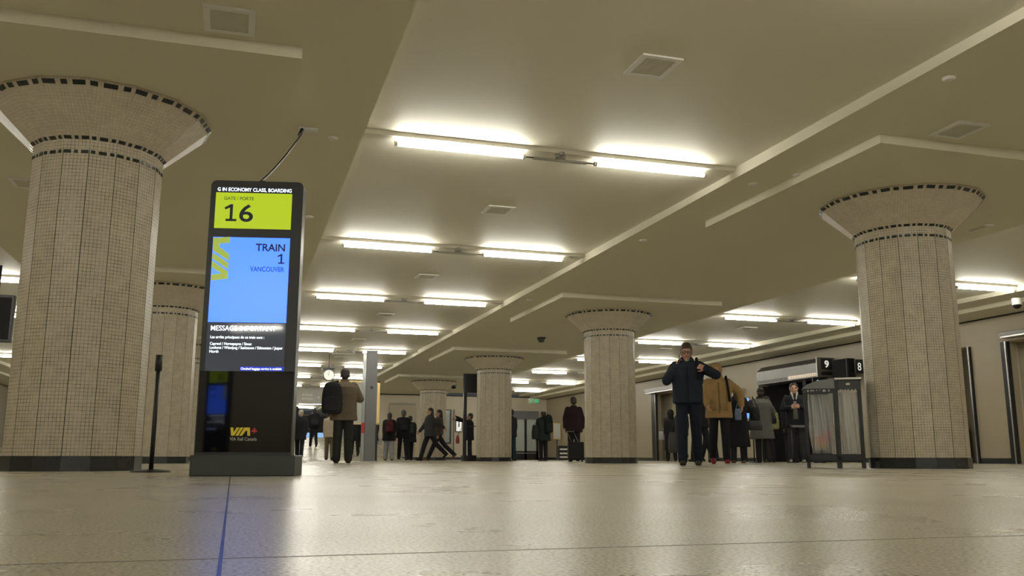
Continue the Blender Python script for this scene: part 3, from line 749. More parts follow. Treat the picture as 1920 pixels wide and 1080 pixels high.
canopy(26.2, 30.6, 'steel canopy over the gate behind the man on the phone', 2.42, 2.60, -.3)
root = empty('gate_canopy', (XRW, 19.78, 2.15), 0, 'long steel gate canopy marked nine above the crowd', 'gate canopy')
bm = bmesh.new()
prof = [(-.53, .0), (-.53, .36), (-.35, .50), (0, .50), (0, .0)]
A = [bm.verts.new((x, .03, z)) for x, z in prof]; B = [bm.verts.new((x, 2.85, z)) for x, z in prof]
bm.faces.new(A); bm.faces.new(B[::-1])
for i in range(len(prof)): j = (i+1) % len(prof); bm.faces.new([A[i], B[i], B[j], A[j]])
bmesh.ops.recalc_face_normals(bm, faces=bm.faces); obj('hood', bm, M['canopy'], root)
obj('light_strip', bx(-.545, -.53, .05, 1.3, .03, .11), mat('gate_strip_light', (.7, .6, .5), .4, emit=(1, .8, .6), estr=.5), root)
bm = bmesh.new()
for k in range(46): box(bm, -.548, -.545, .06+k*.06, .075+k*.06, .03, .10)
obj('louvre', bm, M['dark'], root)
e = obj('number_panel', bx(-.54, -.02, 0, .03, 0, .50, bev=.004), M['canopy'], root)
n9 = obj('number_plate', bx(-.42, -.08, -.006, 0, .20, .47), M['black'], e)
text('numeral', '9', M['whitetext'], n9, .17, (-.32, -.009, .25), width=.13, bold=.03)
obj('speaker_slot', bx(-.42, -.10, -.006, 0, .05, .13), M['dark'], e)
for z in (.0,): obj('end_trim', bx(-.548, -.54, -.004, .03, 0, .50), M['white'], root)
obj('doorway_shade_block', bx(.02, .30, .35, 3.6, -2.15, 0), mat('painted_doorway_shade', (.006, .006, .007), .95, spec=.1), root)  # black block stands in for the unlit interior of the gate
# other black gate box and the eight sign
root = empty('gate_monitor', (14.40, 18.7, 2.02), 0, 'black box monitor between gate number nine and the right column', 'monitor')
obj('casing', bx(-.10, .10, 0, .63, -.06, .50, bev=.008), mat('matt_black', (.006, .006, .007), .8, spec=.2), root)
obj('side_trim', bx(-.104, -.10, .05, .07, -.05, .49), M['dark'], root)
obj('wall_arm', bx(.10, .33, .1, .2, .2, .3), M['dark'], root)
root = empty('gate_sign', (XRW, 18.55, 2.14), 0, 'small black sign with white eight, at the left edge of the right column', 'sign')
obj('plate', bx(-.33, -.06, 0, .04, 0, .34), M['black'], root)
text('numeral', '8', M['whitetext'], root, .19, (-.27, -.004, .07), width=.10, bold=.0)
obj('bracket', bx(-.06, .0, .01, .03, .1, .2), M['dark'], root)
root = empty('gate_display', (14.35, 19.9, 1.93), 0, 'small dark display with pale blue digits beside the hooded man', 'display')
obj('casing', bx(-.22, .12, 0, .05, 0, .2), M['black'], root)
text('digits', '8:', mat('display_digits', (.3, .5, .6), .4, emit=(.5, .8, 1), estr=.9), root, .11, (-.12, -.003, .04), width=.12, bold=.02)
obj('hanger', bx(.02, .05, .01, .04, .2, .225), M['dark'], root)
root = empty('gate_display', (14.6, 24.4, 2.02), 0, 'two small lit bars on the wall left of gate nine', 'display')
obj('casing', bx(.05, .13, -.2, .35, -.03, .17), M['grille'], root)
for y in (-.1, .12): obj('lit_bar', bx(.04, .05, y, y+.10, .0, .13), M['whitetext'], root)
# red notice in the right gate
root = empty('wall_notice', (XRW+.62, 12.9, 1.95), 0, 'red and yellow notice at the right edge of the photo', 'notice')
obj('red_panel', bx(-.03, 0, -.35, .35, -.2, .1), M['red'], root); obj('yellow_band', bx(-.03, 0, -.35, .35, .1, .16), M['yellow'], root)
# grey machine inside the second opening
root = empty('ticket_machine', (XRW+.60, 17.0, 0), 0, 'pale cabinet with black base inside the opening right of the right column', 'cabinet')
obj('cabinet', bx(-.3, .3, -.5, .5, .75, 1.95, bev=.02), M['board'], root); obj('base', bx(-.35, .35, -.55, .55, 0, .75, bev=.02), M['black'], root)
obj('header', bx(-.3, .3, -.5, .5, 1.95, 2.3, bev=.01), M['postgrey'], root)

# ------------------------------------------------------------------ end wall fittings
root = empty('door_frame', (12.95, YE-.02, 0), 0, 'dark framed glass doors in the end wall behind the backpacker', 'door')
obj('header', bx(-.15, 1.35, -.10, .02, 1.95, 2.35), M['postgrey'], root)
bm = bmesh.new()
for x in (-.05, .62, 1.22): box(bm, x, x+.11, -.06, .02, 0, 1.95)
box(bm, -.05, 1.33, -.06, .02, 0, .42); obj('frame', bm, M['dark'], root)
obj('glass', bx(.06, 1.25, -.02, 0, .42, 1.95), mat('lit_door_glass', (.45, .5, .46), .25), root)
obj('push_bar', bx(.06, 1.2, -.09, -.06, .30, .34), M['steel'], root)
obj('pull_post', bx(1.45, 1.49, -.12, -.06, 0, 2.3), M['black'], root)
root = empty('exit_sign', (13.1, 39.5, 2.55), 0, 'small green running-figure exit sign over the end doors', 'exit sign')
obj('casing', bx(-.28, .28, 0, .05, 0, .22), mat('exit_dark', (.1, .11, .08), .5), root)
obj('pictogram_panel', bx(.02, .22, -.004, 0, .03, .19), M['green'], root)
bm = bmesh.new(); box(bm, -.2, -.16, -.005, 0, .03, .19); box(bm, -.2, -.05, -.005, 0, .15, .19); box(bm, -.2, -.05, -.005, 0, .03, .06); obj('arrow', bm, M['green'], root)
obj('hanger', cy_((0, .02, .2), (0, .02, .62), .01, seg=6), M['dark'], root)
root = empty('wall_sign', (10.28, YE-.02, 1.62), 0, 'white sign with a black figure on the end wall', 'sign')
obj('frame', bx(-.17, .17, -.03, .02, -.32, .30), M['black'], root); obj('panel', bx(-.13, .13, -.035, -.03, -.28, .26), M['whitetext'], root)
bm = bmesh.new(); cyl(bm, (0, -.04, .14), (0, -.036, .14), .035, seg=12); box(bm, -.03, .03, -.04, -.036, -.08, .1); obj('pictogram', bm, M['black'], root)
root = empty('steel_pole', (9.97, YE-.3, 0), 0, 'thin vertical pole against the end wall beside the white sign', 'pole')
obj('pole', cy_((0, 0, 0), (0, 0, 2.35), .03), M['postgrey'], root, True); obj('base_flange', cy_((0, 0, 0), (0, 0, .015), .08), M['postgrey'], root)
root = empty('poster_case', (9.62, YE-.02, .75), 0, 'narrow glass case on the end wall right of the fourth column', 'display case')
obj('frame', bx(-.27, .27, -.06, .02, 0, 1.6), M['dark'], root); obj('glass', bx(-.2, .2, -.066, -.06, .06, 1.54), mat('case_glass', (.35, .42, .42), .1), root)
root = empty('framed_notice', (14.45, 40.2, .95), 0, 'brass framed notice at the right end of the end wall', 'notice')
obj('frame', bx(-.18, .18, 0, .03, 0, .75), M['gold'], root); obj('sheet', bx(-.14, .14, -.004, 0, .04, .71), M['board'], root); obj('stand', bx(-.02, .02, 0, .03, -.95, 0), M['dark'], root)
root = empty('magazine_rack', (13.2, 36.0, 0), 0, 'small black rack with white sheets left of the burgundy-coated man', 'rack')
obj('rack', bx(-.25, .25, -.15, .15, 0, .60, bev=.01), M['black'], root)
for z in (.1, .25, .42): obj('sheet', bx(-.2, .2, -.17, -.15, z, z+.06), M['white'], root)
# left side: hanging monitor and a colourful poster beyond the near column
root = empty('hanging_monitor', (-3.95, 16.0, 1.9), 0, 'black hanging monitor cut by the left edge of the photo', 'monitor')
obj('casing', bx(-.7, .46, 0, .12, 0, .76, bev=.01), M['black'], root); obj('screen', bx(-.66, .42, -.004, 0, .04, .72), mat('matt_screen', (.008, .008, .009), .55, spec=.2), root)
bm = cy_((-.4, .06, .76), (-.4, .06, 1.25), .02, seg=8); cyl(bm, (.2, .06, .76), (.2, .06, 1.25), .02, seg=8); objs('hanger', bm, M['dark'], root)
root = empty('advertising_poster', (XLW+.02, 34.5, .3), 0, 'green and yellow advertising panel at the far left edge', 'poster')
obj('frame', bx(-.02, .04, -1.4, 1.4, 0, 1.9), M['black'], root); obj('green_field', bx(.04, .045, -1.3, 1.3, .9, 1.7), M['green'], root); obj('yellow_field', bx(.04, .045, -1.3, 1.3, .35, .9), M['yellow'], root)

# ------------------------------------------------------------------ people
def hand(bm, w, d, n, side, s=1, curl=.35, curl2=None, big=1.0):
    """w wrist, d pointing direction, n palm normal, side: +1 thumb on d x n side"""
    w, d, n = Vector(w), Vector(d).normalized(), Vector(n); n = (n-d*n.dot(d)).normalized(); t = d.cross(n)*side
    g = s*big
    ell(bm, w+d*.045*g, .042*g, .014*g, .05*g, Matrix((t, n, d)).transposed())
    lens = (.072, .082, .077, .060)
    for k in range(4):
        o = (1.5-k)*.021*g
        a = w+d*.03*g+t*o*.7; kn = w+d*.088*g+t*o
        cap(bm, a, kn, .0115*g, .0105*g, 8)
        c1 = curl*(1+.12*k); d1 = (d*math.cos(c1)+n*math.sin(c1)); m_ = kn+d1*lens[k]*.5*g
        c2 = c1+(curl2 or curl*1.3); d2 = d*math.cos(c2)+n*math.sin(c2)
        cap(bm, kn, m_, .0098*g, .009*g, 8); cap(bm, m_, m_+d2*lens[k]*.42*g, .009*g, .0075*g, 8)
    b = w+d*.022*g+t*.03*g; m_ = b+(t*.7+d*.7+n*.25).normalized()*.045*g
    cap(bm, b, m_, .013*g, .011*g, 8); cap(bm, m_, m_+(d*.9+t*.15+n*.4).normalized()*.036*g, .0105*g, .009*g, 8)

ARM_DOWN = ((.03, -.02, -1), (.0, .22, -1))
def person(label, x, y, H=1.7, rz=0, legs=((0, 0), (0, 0)), arms=(ARM_DOWN, ARM_DOWN), lean=0, head=(0, 0), spread=.09,
           coat=(.02, .02, .025), hem=.80, bulk=1.0, pants=(.015, .016, .02), shoes=(.01, .01, .01), hair='short', hairm=None, hood=None,
           skin=None, z=0, vox=.012, handspec=None, scarf=None, face=False, pantw=1.0, sheen=None, flare=1.0):
    """local frame: +Y is where the person faces, +X their right. legs/arms are (left, right)"""
    skin = skin or SKIN; s = H/1.75
    root = empty('person', (x, y, z), rz, label, 'person')
    TH, SH, AH = .435*s, .425*s, .08*s
    J = {}
    lows = []
    for i, sd in ((0, -1), (1, 1)):
        a, k = (math.radians(v) for v in legs[i][:2]); out = legs[i][2] if len(legs[i]) > 2 else 0
        hip = Vector((sd*.088*s, 0, 0)); kn = hip+Vector((sd*out*.5*s, math.sin(a)*TH, -math.cos(a)*TH))
        an = kn+Vector((sd*out*.5*s, math.sin(a-k)*SH, -math.cos(a-k)*SH)); J[i] = [hip, kn, an]
        fp = (a-k)*(.9 if (a-k) < -.25 else (.35 if a-k > .2 else 0)); J[i].append(fp)
        toe = an+Vector((0, math.cos(fp)*.16*s, math.sin(fp)*.16*s-AH)); heel = an+Vector((0, -.05*s*math.cos(fp), -AH-.05*s*math.sin(fp)))
        lows.append(min(toe.z, heel.z))
    dz = -min(lows)
    pel = Vector((0, 0, dz))
    for i in J: J[i][:3] = [p+pel for p in J[i][:3]]
    la = math.radians(lean); ax = Vector((0, math.sin(la), math.cos(la)))
    up = lambda h: pel+ax*h*s
    neck = up(.56); hc = up(.682)+Vector((head[0]*s, head[1]*s, -abs(head[1])*.35*s))
    hR = Matrix.Rotation(math.radians(-head[1]*330), 3, 'X')
    sh = {0: up(.50)+Vector((-.175*s, 0, 0)), 1: up(.50)+Vector((.175*s, 0, 0))}
    AJ = {}
    for i in (0, 1):
        sd = (-1, 1)[i]
        if arms[i][0] == 'ik':
            T = up(arms[i][1][2])+Vector((arms[i][1][0]*sd*s, arms[i][1][1]*s, 0)); D = T-sh[i]; a_, b_ = .285*s, .25*s; dd = min(D.length, (a_+b_)*.985); D.normalize()
            k_ = (a_*a_-b_*b_+dd*dd)/(2*dd); hp = Vector((arms[i][2][0]*sd, arms[i][2][1], arms[i][2][2])); hp = (hp-D*hp.dot(D)).normalized()
            el = sh[i]+D*k_+hp*math.sqrt(max(0, a_*a_-k_*k_)); wr = sh[i]+D*dd; AJ[i] = (sh[i], el, wr, (wr-el).normalized()); continue
        u, f = arms[i]
        u = Vector((u[0]*sd, u[1], u[2])).normalized(); f = Vector((f[0]*sd, f[1], f[2])).normalized()
        el = sh[i]+u*.285*s; wr = el+f*.25*s; AJ[i] = (sh[i], el, wr, f)
    # --- body: one continuous skin surface
    b = bmesh.new()
    loft(b, [(up(-.06), .12*s, .09*s), (up(.05), .135*s, .095*s), (up(.18), .12*s, .085*s), (up(.36), .145*s, .10*s), (up(.47), .14*s, .08*s), (up(.53), .06*s, .055*s)], 16, 2)
    cap(b, up(.48), hc+Vector((0, -.01, -.05))*s, .056*s, .05*s)
    ell(b, hc+hR @ Vector((0, -.01, .03))*s, .080*s, .10*s, .095*s, hR)
    ell(b, hc+hR @ Vector((0, .027, -.037))*s, .062*s, .071*s, .090*s, hR)
    HS = 1.07
    F = lambda v: hc+hR @ Vector(v)*s*HS
    cap(b, F((0, .088, .012)), F((0, .108, -.022)), .010*s, .015*s, 8)                 # nose
    for sd in (-1, 1):
        ell(b, F((sd*.078, -.005, -.005)), .010*s, .02*s, .03*s, hR, 10)                # ears
        cap(b, F((sd*.012, .083, .026)), F((sd*.042, .076, .028)), .009*s, .009*s, 8)  # brows
        ell(b, F((sd*.038, .062, -.022)), .02*s, .02*s, .02*s, hR, 8)                   # cheeks
    ell(b, F((0, .078, -.088)), .022*s, .02*s, .018*s, hR, 8)                          # chin
    cap(b, F((-.018, .084, -.054)), F((.018, .084, -.054)), .010*s, .010*s, 8)         # lips
    for i in (0, 1):
        S, E_, W, f = AJ[i]; sd = (-1, 1)[i]
        cap(b, S, E_, .045*s, .036*s); cap(b, E_, W, .036*s, .026*s)
        if handspec and handspec[i]:
            d, nn, sidev, cu, c2 = handspec[i]
            hand(b, W, (d[0]*sd, d[1], d[2]), (nn[0]*sd, nn[1], nn[2]), sidev, s, cu, c2)
        else:
            hand(b, W, f, (-sd, .15, 0), sd, s, .45)
        hip, kn, an, fp = J[i]
        cap(b, hip, kn, .07*s, .048*s); cap(b, kn, an, .047*s, .034*s)
        fd = Vector((0, math.cos(fp), math.sin(fp)))
        cap(b, an+Vector((0, 0, -.045*s)), an+fd*.13*s+Vector((0, 0, -.052*s)), .026*s, .02*s)
    objm('body', remesh(b, min(vox, .0075) if face else vox*.8, 1), skin, root, True)
    # --- trousers
    b = bmesh.new()
    loft(b, [(up(-.10), .10*s, .085*s), (up(-.05), .155*s, .115*s), (up(.04), .165*s, .118*s), (up(.14), .15*s, .11*s)], 18)
    for i in (0, 1):
        hip, kn, an, fp = J[i]
        cap(b, hip+Vector((0, 0, -.02)), kn, .092*s*(1+(pantw-1)*.5), .078*s*pantw); cap(b, kn, an+Vector((0, 0, .0)), .077*s*pantw, .068*s*pantw)
    objm('trousers', remesh(b, vox, 3), cloth(pants), root, True)
    # --- shoes
    for i in (0, 1):
        hip, kn, an, fp = J[i]; b = bmesh.new(); R = Matrix.Rotation(fp, 3, 'X')
        ell(b, (0, -.01*s, -.035*s), .048*s, .06*s, .055*s); cap(b, (0, -.025*s, -.05*s), (0, .145*s, -.05*s), .048*s, .043*s, 12)
        cap(b, (0, .0, -.02*s), (0, .0, .03*s), .046*s, .044*s, 12)
        for v in b.verts:
            v.co.z = max(v.co.z, -AH+.001); v.co = an+R @ v.co
        objm('shoe', remesh(b, vox*.8, 2), cloth(shoes, .5), root, True)
    # --- jacket or coat
    b = bmesh.new(); hz = hem*s-dz/1.0      # hem height relative to the hip joint
    hzn = hz/s
    W_ = bulk*1.12
    secs = []
    if hzn < -.12:
        q = -.10-hzn
        secs += [(up(0)+Vector((0, 0, hz)), (.185+.10*q*flare)*s*W_, (.135+.08*q*flare)*s*W_), (up(0)+Vector((0, 0, hz+.02)), (.19+.10*q*flare)*s*W_, (.14+.08*q*flare)*s*W_), (up(-.05), .188*s*W_, .138*s*W_)]
    else:
        secs += [(up(hzn), .172*s*W_, .128*s*W_), (up(hzn+.02), .182*s*W_, .135*s*W_)]
    secs += [(up(.08), .182*s*W_, .136*s*W_), (up(.20), .180*s*W_, .132*s*W_), (up(.34), .20*s*W_, .138*s*W_), (up(.45), .21*s*(.4+.6*W_), .13*s*W_), (up(.52), .165*s, .11*s), (up(.555), .082*s, .078*s), (up(.585), .075*s, .072*s)]
    loft(b, secs, 22)
    for i in (0, 1):
        S, E_, W, f = AJ[i]; sd = (-1, 1)[i]
        S = S+Vector((-sd*.012*s, 0, -.028*s)); cap(b, up(.455)+Vector((sd*.10*s, 0, 0)), S, .070*s, .066*s); cap(b, S, E_, .066*s*W_, .060*s*W_); cap(b, E_, W-f*.015*s, .060*s*W_, .046*s*W_)
    if hood == 'down':
        ell(b, up(.56)+Vector((0, -.085*s, 0)), .11*s, .07*s, .075*s)
    objm('coat' if hem < .72 else 'jacket', remesh(b, vox, 3), cloth(coat), root, True)
    if face or hem >= .8:
        b = bmesh.new(); yy = .138*s*W_
        cap(b, up(max(hzn, -.1)+.03)+Vector((0, yy+.004, 0)), up(.46)+Vector((0, .132*s*W_+.004, 0)), .006*s, .006*s, 6); obj('zip', b, cloth(tuple(c*.4 for c in coat)), root, True)
    # --- head covering
    hm = hairm or HAIR
    b = bmesh.new()
    if hood == 'up':
        ell(b, F((0, -.035, .012)), .120*s, .125*s, .138*s, hR); cap(b, F((0, -.05, -.03)), up(.53)+Vector((0, -.035*s, 0)), .10*s, .105*s)
        objm('hood', remesh(b, vox, 3), cloth(coat), root, True)
    else:
        ell(b, F((0, -.022, .046)), .091*s, .106*s, .095*s, hR); ell(b, F((0, -.05, .0)), .085*s, .071*s, .09*s, hR)
        if hair == 'fringe': ell(b, F((.0, .04, .085)), .072*s, .06*s, .042*s, hR)
        if hair == 'long': cap(b, F((0, -.05, -.02)), F((0, -.075, -.2)), .085*s, .07*s)
        if hair == 'tail': cap(b, F((0, -.11, .0)), F((0, -.14, -.14)), .035*s, .02*s)
        if hair == 'bun': ell(b, F((0, -.09, .08)), .05*s, .05*s, .05*s)
        if hair == 'hat':
            ell(b, F((0, -.01, .062)), .092*s, .108*s, .092*s, hR)
            objm('hat', remesh(b, vox*.8, 2), hm, root, True)
        else: objm('hair', remesh(b, vox*.7, 1), hm, root, True)
    if scarf:
        b = bmesh.new(); ell(b, up(.575)+Vector((0, .01, 0)), .10*s, .10*s, .06*s); objm('scarf', remesh(b, vox, 2), cloth(scarf), root, True)
    if hair == 'pom' : pass
    for sd in (-1, 1):
        b = bmesh.new(); ell(b, F((sd*.030, .076, .006)), .013*s, .010*s, .009*s, hR, 10); obj('eye', b, M['white'] if face else M['black'], root, True)
    root['_'] = 0; del root['_']
    info = dict(root=root, up=up, F=F, AJ=AJ, s=s, J=J, hR=hR)
    return info

def attach(info, name, label, cat, base=(0, 0, 0)):
    """a thing carried by a person: its own Empty, in the person's axes"""
    r = info['root']; o = empty(name, r.location, r.rotation_euler[2], label, cat)
    mw = Matrix.Translation(r.location) @ Matrix.Rotation(r.rotation_euler[2], 4, 'Z')
    o.location = mw @ Vector(base); return o
def sub(bm, base):
    for v in bm.verts: v.co -= Vector(base)
    return bm
def backpack(info, label, col=(.015, .016, .018), w=.15, h=.24, d=.09, dy=-.13, dx=0, dz=.30, one=False, straps=True, accent=None):
    s = info['s']; c = info['up'](dz)+Vector((dx, dy-d*.9, 0))*s; base = c-Vector((0, 0, h*s))
    root = attach(info, 'backpack', label, 'backpack', base)
    b = bmesh.new()
    S = [(-1, .80, .8), (-.9, .97, 1), (-.4, 1.03, 1.08), (.2, 1, 1), (.7, .86, .85), (.92, .6, .6), (1, .3, .35)]
    loft(b, [(c+Vector((0, 0, k*h*s)), w*s*a, d*s*q) for k, a, q in S], 20, 3)
    objm('pack', remesh(sub(b, base), .012, 2), cloth(col), root, True)
    b = bmesh.new(); cc = c+Vector((0, -d*s*.95, -h*s*.38))
    loft(b, [(cc+Vector((0, 0, k*h*s*.45)), w*s*.78*a, .035*s*a) for k, a in ((-1, .85), (-.8, 1), (.5, 1), (1, .8))], 16, 3)
    objm('front_pocket', remesh(sub(b, base), .012, 2), cloth(accent or tuple(v*1.4 for v in col)), root, True)
    b = bmesh.new()
    cap(b, c+Vector((-.03, d*.5*s, h*s)), c+Vector((.0, d*.3*s, h*s+.035)), .008, .008, 8); cap(b, c+Vector((.03, d*.5*s, h*s)), c+Vector((.0, d*.3*s, h*s+.035)), .008, .008, 8)
    obj('top_handle', sub(b, base), cloth(col), root, True)
    if straps:
        for sd in ((-1,) if one else (-1, 1)):
            b = bmesh.new(); up = info['up']; x_ = sd*.125*s
            pts = [c+Vector((sd*.05, d*.4*s, h*s*.85)), up(.525)+Vector((x_, -.07*s, .035*s)), up(.53)+Vector((x_, .05*s, .03*s)), up(.42)+Vector((x_, .15*s, 0)), up(.22)+Vector((x_*1.25, .14*s, 0))]
            for p, q in zip(pts, pts[1:]): cap(b, p, q, .016*s, .016*s, 8)
            obj('strap', sub(b, base), cloth(tuple(v*.7 for v in col)), root, True)
    return root
def bag(info, label, at, size=(.14, .05, .13), col=(.02, .02, .02), strap=None, name='handbag', cat='bag'):
    s = info['s']; c = Vector(at); base = c-Vector((0, 0, size[2])); root = attach(info, name, label, cat, base)
    b = bmesh.new(); loft(b, [(c+Vector((0, 0, k*size[2])), size[0]*a, size[1]*q) for k, a, q in ((-1, .9, .9), (-.8, 1, 1.1), (0, 1, 1.15), (.8, .85, .7), (1, .75, .4))], 18, 3)
    objm('bag_body', remesh(sub(b, base), .012, 2), cloth(col, .6), root, True)
    b = bmesh.new(); top = Vector(strap) if strap else c+Vector((0, 0, size[2]+.12))
    for sd in (-1, 1): cap(b, c+Vector((sd*size[0]*.6, 0, size[2]*.9)), top, .008, .008, 8)
    objs('bag_handle', sub(b, base), cloth(col), root, True)
    return root

R = math.radians
# 1. man on the phone, walking towards the camera
P1 = person('dark-haired man in glasses and navy jacket walking forward with a phone at his ear', 6.2, 11.7, 1.75, R(180-27), legs=((-4, 4, .03), (8, 6, .01)),
            arms=(((.74, .18, -.52), (-.60, .76, .28)), ((.40, .35, -.84), (-.55, -.13, .84))), coat=(.016, .022, .034), hem=.87, bulk=1.06, pants=(.012, .015, .026), shoes=(.03, .022, .016),
            hair='fringe', hairm=HAIR_B, face=True, vox=.009, pantw=1.02, hood='down', head=(.0, .03),
            handspec=(((-.85, .0, .35), (-.2, -1, 0), 1, .9, 1.1), ((-.38, -.12, .93), (-1, .1, -.3), 1, .55, 1.2)))
s = P1['s']; F = P1['F']; rt = P1['root']
b = bmesh.new()
for sd in (-1, 1):
    for k in range(14):
        a0, a1 = 2*PI*k/14, 2*PI*(k+1)/14
        cap(b, F((sd*.032+.024*math.cos(a0), .098, .006+.018*math.sin(a0))), F((sd*.032+.024*math.cos(a1), .098, .006+.018*math.sin(a1))), .0028, .0028, 6)
    cap(b, F((sd*.056, .096, .010)), F((sd*.083, -.005, .012)), .0025, .0025, 6)
cap(b, F((-.009, .100, .010)), F((.009, .100, .010)), .0025, .0025, 6)
gl = attach(P1, 'glasses', 'thin dark-rimmed glasses worn by the man on the phone', 'glasses', F((0, .1, 0))); obj('frame', sub(b, F((0, .1, 0))), M['black'], gl, True)
b = bmesh.new()
for sd in (-1, 1): ell(b, F((sd*.032, .098, .006)), .022, .0012, .016)
objs('lens', sub(b, F((0, .1, 0))), mat('lens_tint', (.1, .1, .1), .05, alpha=.35), gl, True)
b = bmesh.new(); cap(b, F((-.020, .094, -.056)), F((.020, .094, -.056)), .0045, .0045, 6); obj('mouth', b, mat('lips', (.25, .09, .075), .5), rt, True)
wr = P1['AJ'][1][2]
pb = wr+Vector((-.050, .0, .025)); b = bx(-.006, .006, -.036, .036, 0, .145, bev=.005)
ph = attach(P1, 'mobile_phone', 'dark phone held to the ear of the man in the navy jacket', 'phone', pb); obj('phone_body', b, M['black'], ph)
b = bmesh.new(); up = P1['up']
for p, q in (((-.15, -.08, .53), (-.14, .04, .575)), ((-.14, .04, .575), (-.13, .14, .44)), ((-.13, .14, .44), (-.15, .15, .28))):
    cap(b, up(p[2])+Vector((p[0], p[1], 0)), up(q[2])+Vector((q[0], q[1], 0)), .02, .02, 8)
bg = attach(P1, 'shoulder_strap', 'black bag strap over the left shoulder of the man on the phone', 'strap', (0, 0, 1.2)); obj('strap', sub(b, (0, 0, 1.2)), cloth((.008, .008, .01)), bg, True)
b = bmesh.new(); loft(b, [(up(.50)+Vector((0, .075, 0)), .035, .04), (up(.56)+Vector((0, .03, 0)), .06, .055), (up(.578)+Vector((0, .015, 0)), .062, .062)], 16, 2); obj('shirt_collar', b, cloth((.35, .36, .33)), rt, True)

# 2. person in tan jacket behind him
P2 = person('person in hooded tan jacket and red shoes half behind the man on the phone', 7.72, 13.5, 1.66, R(180-25), legs=((4, 10, .02), (-12, 14, .02)),
            arms=(((.75, -.1, -.75), (.05, .30, -1)), ((.2, .2, -.9), (-.1, .6, -.6))), coat=(.30, .20, .085), hem=.80, bulk=1.10, pants=(.014, .014, .017), shoes=(.22, .015, .02),
            hood='up', head=(.03, .05), vox=.010, face=False)
b = bmesh.new(); up = P2['up']
for p, q in (((-.13, -.05, .55), (-.13, .08, .565)), ((-.13, .08, .565), (-.15, .165, .38)), ((-.15, .165, .38), (-.17, .16, .14))):
    cap(b, up(p[2])+Vector((p[0], p[1], 0)), up(q[2])+Vector((q[0], q[1], 0)), .02, .02, 8)
bg = attach(P2, 'shoulder_strap', 'black backpack strap down the front of the tan jacket', 'strap', (0, 0, 1)); obj('strap', sub(b, (0, 0, 1)), cloth((.008, .008, .01)), bg, True)
b = bmesh.new(); c = P2['up'](.16)+Vector((.02, .165, 0))
for sd in (-1, 1): box(b, c.x+sd*.09-.055, c.x+sd*.09+.055, c.y-.012, c.y+.004, c.z-.17, c.z-.05, bev=.006)
objs('pocket_flap', b, cloth((.26, .17, .07)), P2['root'])

# 3. man in brown coat from behind
P3 = person('man seen from behind in a grey-brown coat with a black pack on his left shoulder', 1.92, 16.95, 1.74, R(-6), legs=((2, 4, .02), (-3, 2, .02)),
            arms=(((.25, -.05, -1), (.0, .2, -1)), ((.42, .1, -.95), (-.25, .95, .1))), coat=(.125, .098, .070), hem=.775, bulk=1.16, pants=(.022, .024, .022), shoes=(.025, .014, .009),
            hairm=HAIR, hair='short', vox=.010, head=(0, .05), pantw=1.12)
backpack(P3, 'large black backpack slung on the left shoulder of the man in the brown coat', w=.185, h=.29, d=.12, dx=-.22, dz=.24, one=True)

# 4. far crowd at the ramp
def crowd(l, x, y, H, rz, **k):
    return person(l, x, y, H, R(rz), vox=.016, **k)
BK = (.012, .012, .014); BK2 = (.02, .021, .024); OL = (.045, .048, .04); GR = (.075, .078, .07)
w1 = ((18, 4), (-16, 12)); w2 = ((-18, 22), (16, 4)); st = ((2, 3, .02), (-2, 2, .02))
rampz = lambda y: max(0, 1.15*(y-34)/16)
p = crowd('dark-clad person with a white pouch just right of the kiosk, walking away', 2.05, 30.2, 1.60, -8, legs=w1, coat=BK2, hem=.72, hairm=cloth((.5, .45, .38)), hair='hat')
bag(p, 'small bag with a white tag beside the dark-clad person next to the kiosk', (-.30, -.05, .72), (.13, .08, .15), (.05, .05, .045))
p = crowd('dark-clad person half hidden by the kiosk edge', 1.62, 29.8, 1.54, 0, legs=w2, coat=BK, hem=.72, hairm=cloth((.4, .35, .28)), hair='hat')
p = crowd('bulky person in a dark hooded parka behind the pair by the kiosk', 2.05, 33.0, 1.86, 0, legs=st, coat=(.02, .03, .04), hem=.7, hood='up')
p = crowd('person with a round black backpack up on the ramp', 3.4, 41.5, 1.70, 5, legs=w1, coat=BK, hem=.85, z=rampz(41.5)); backpack(p, 'round black backpack on the person up on the ramp', w=.22, h=.27, d=.13)
p = crowd('far person in a light blue cap at the top of the ramp', 4.3, 52.0, 1.72, 0, legs=w2, coat=(.04, .03, .07), hem=.8, z=1.15, hair='hat', hairm=cloth((.25, .45, .75)))
p = crowd('far dark figure at the top of the ramp, left of the blue cap', 3.4, 53.0, 1.74, 0, legs=w1, coat=BK, hem=.7, z=1.15)
p = crowd('far dark figure at the top of the ramp, right of the blue cap', 5.2, 51.0, 1.7, 180, legs=w2, coat=BK, hem=.7, z=1.15)
p = crowd('person in khaki trousers and pale top half hidden by the brown coat', 3.02, 30.5, 1.60, 0, legs=((4, 4), (-8, 8)), coat=(.45, .38, .30), hem=.82, pants=(.13, .11, .075))
p = crowd('person in black with a long dark bag left of the grey pylon', 4.55, 36.0, 1.72, 0, legs=w1, coat=BK, hem=.6, z=rampz(36)); bag(p, 'long dark bag of the person left of the grey pylon', (.30, 0, .62), (.12, .1, .28), (.02, .03, .03), strap=(.2, 0, 1.2))
p = crowd('person mostly hidden behind the grey pylon carrying white things', 4.35, 30.0, 1.6, 10, legs=st, coat=BK, hem=.7); bag(p, 'small white carrier bag at the right edge of the grey pylon', (.26, .05, .62), (.10, .05, .10), (.4, .38, .4))
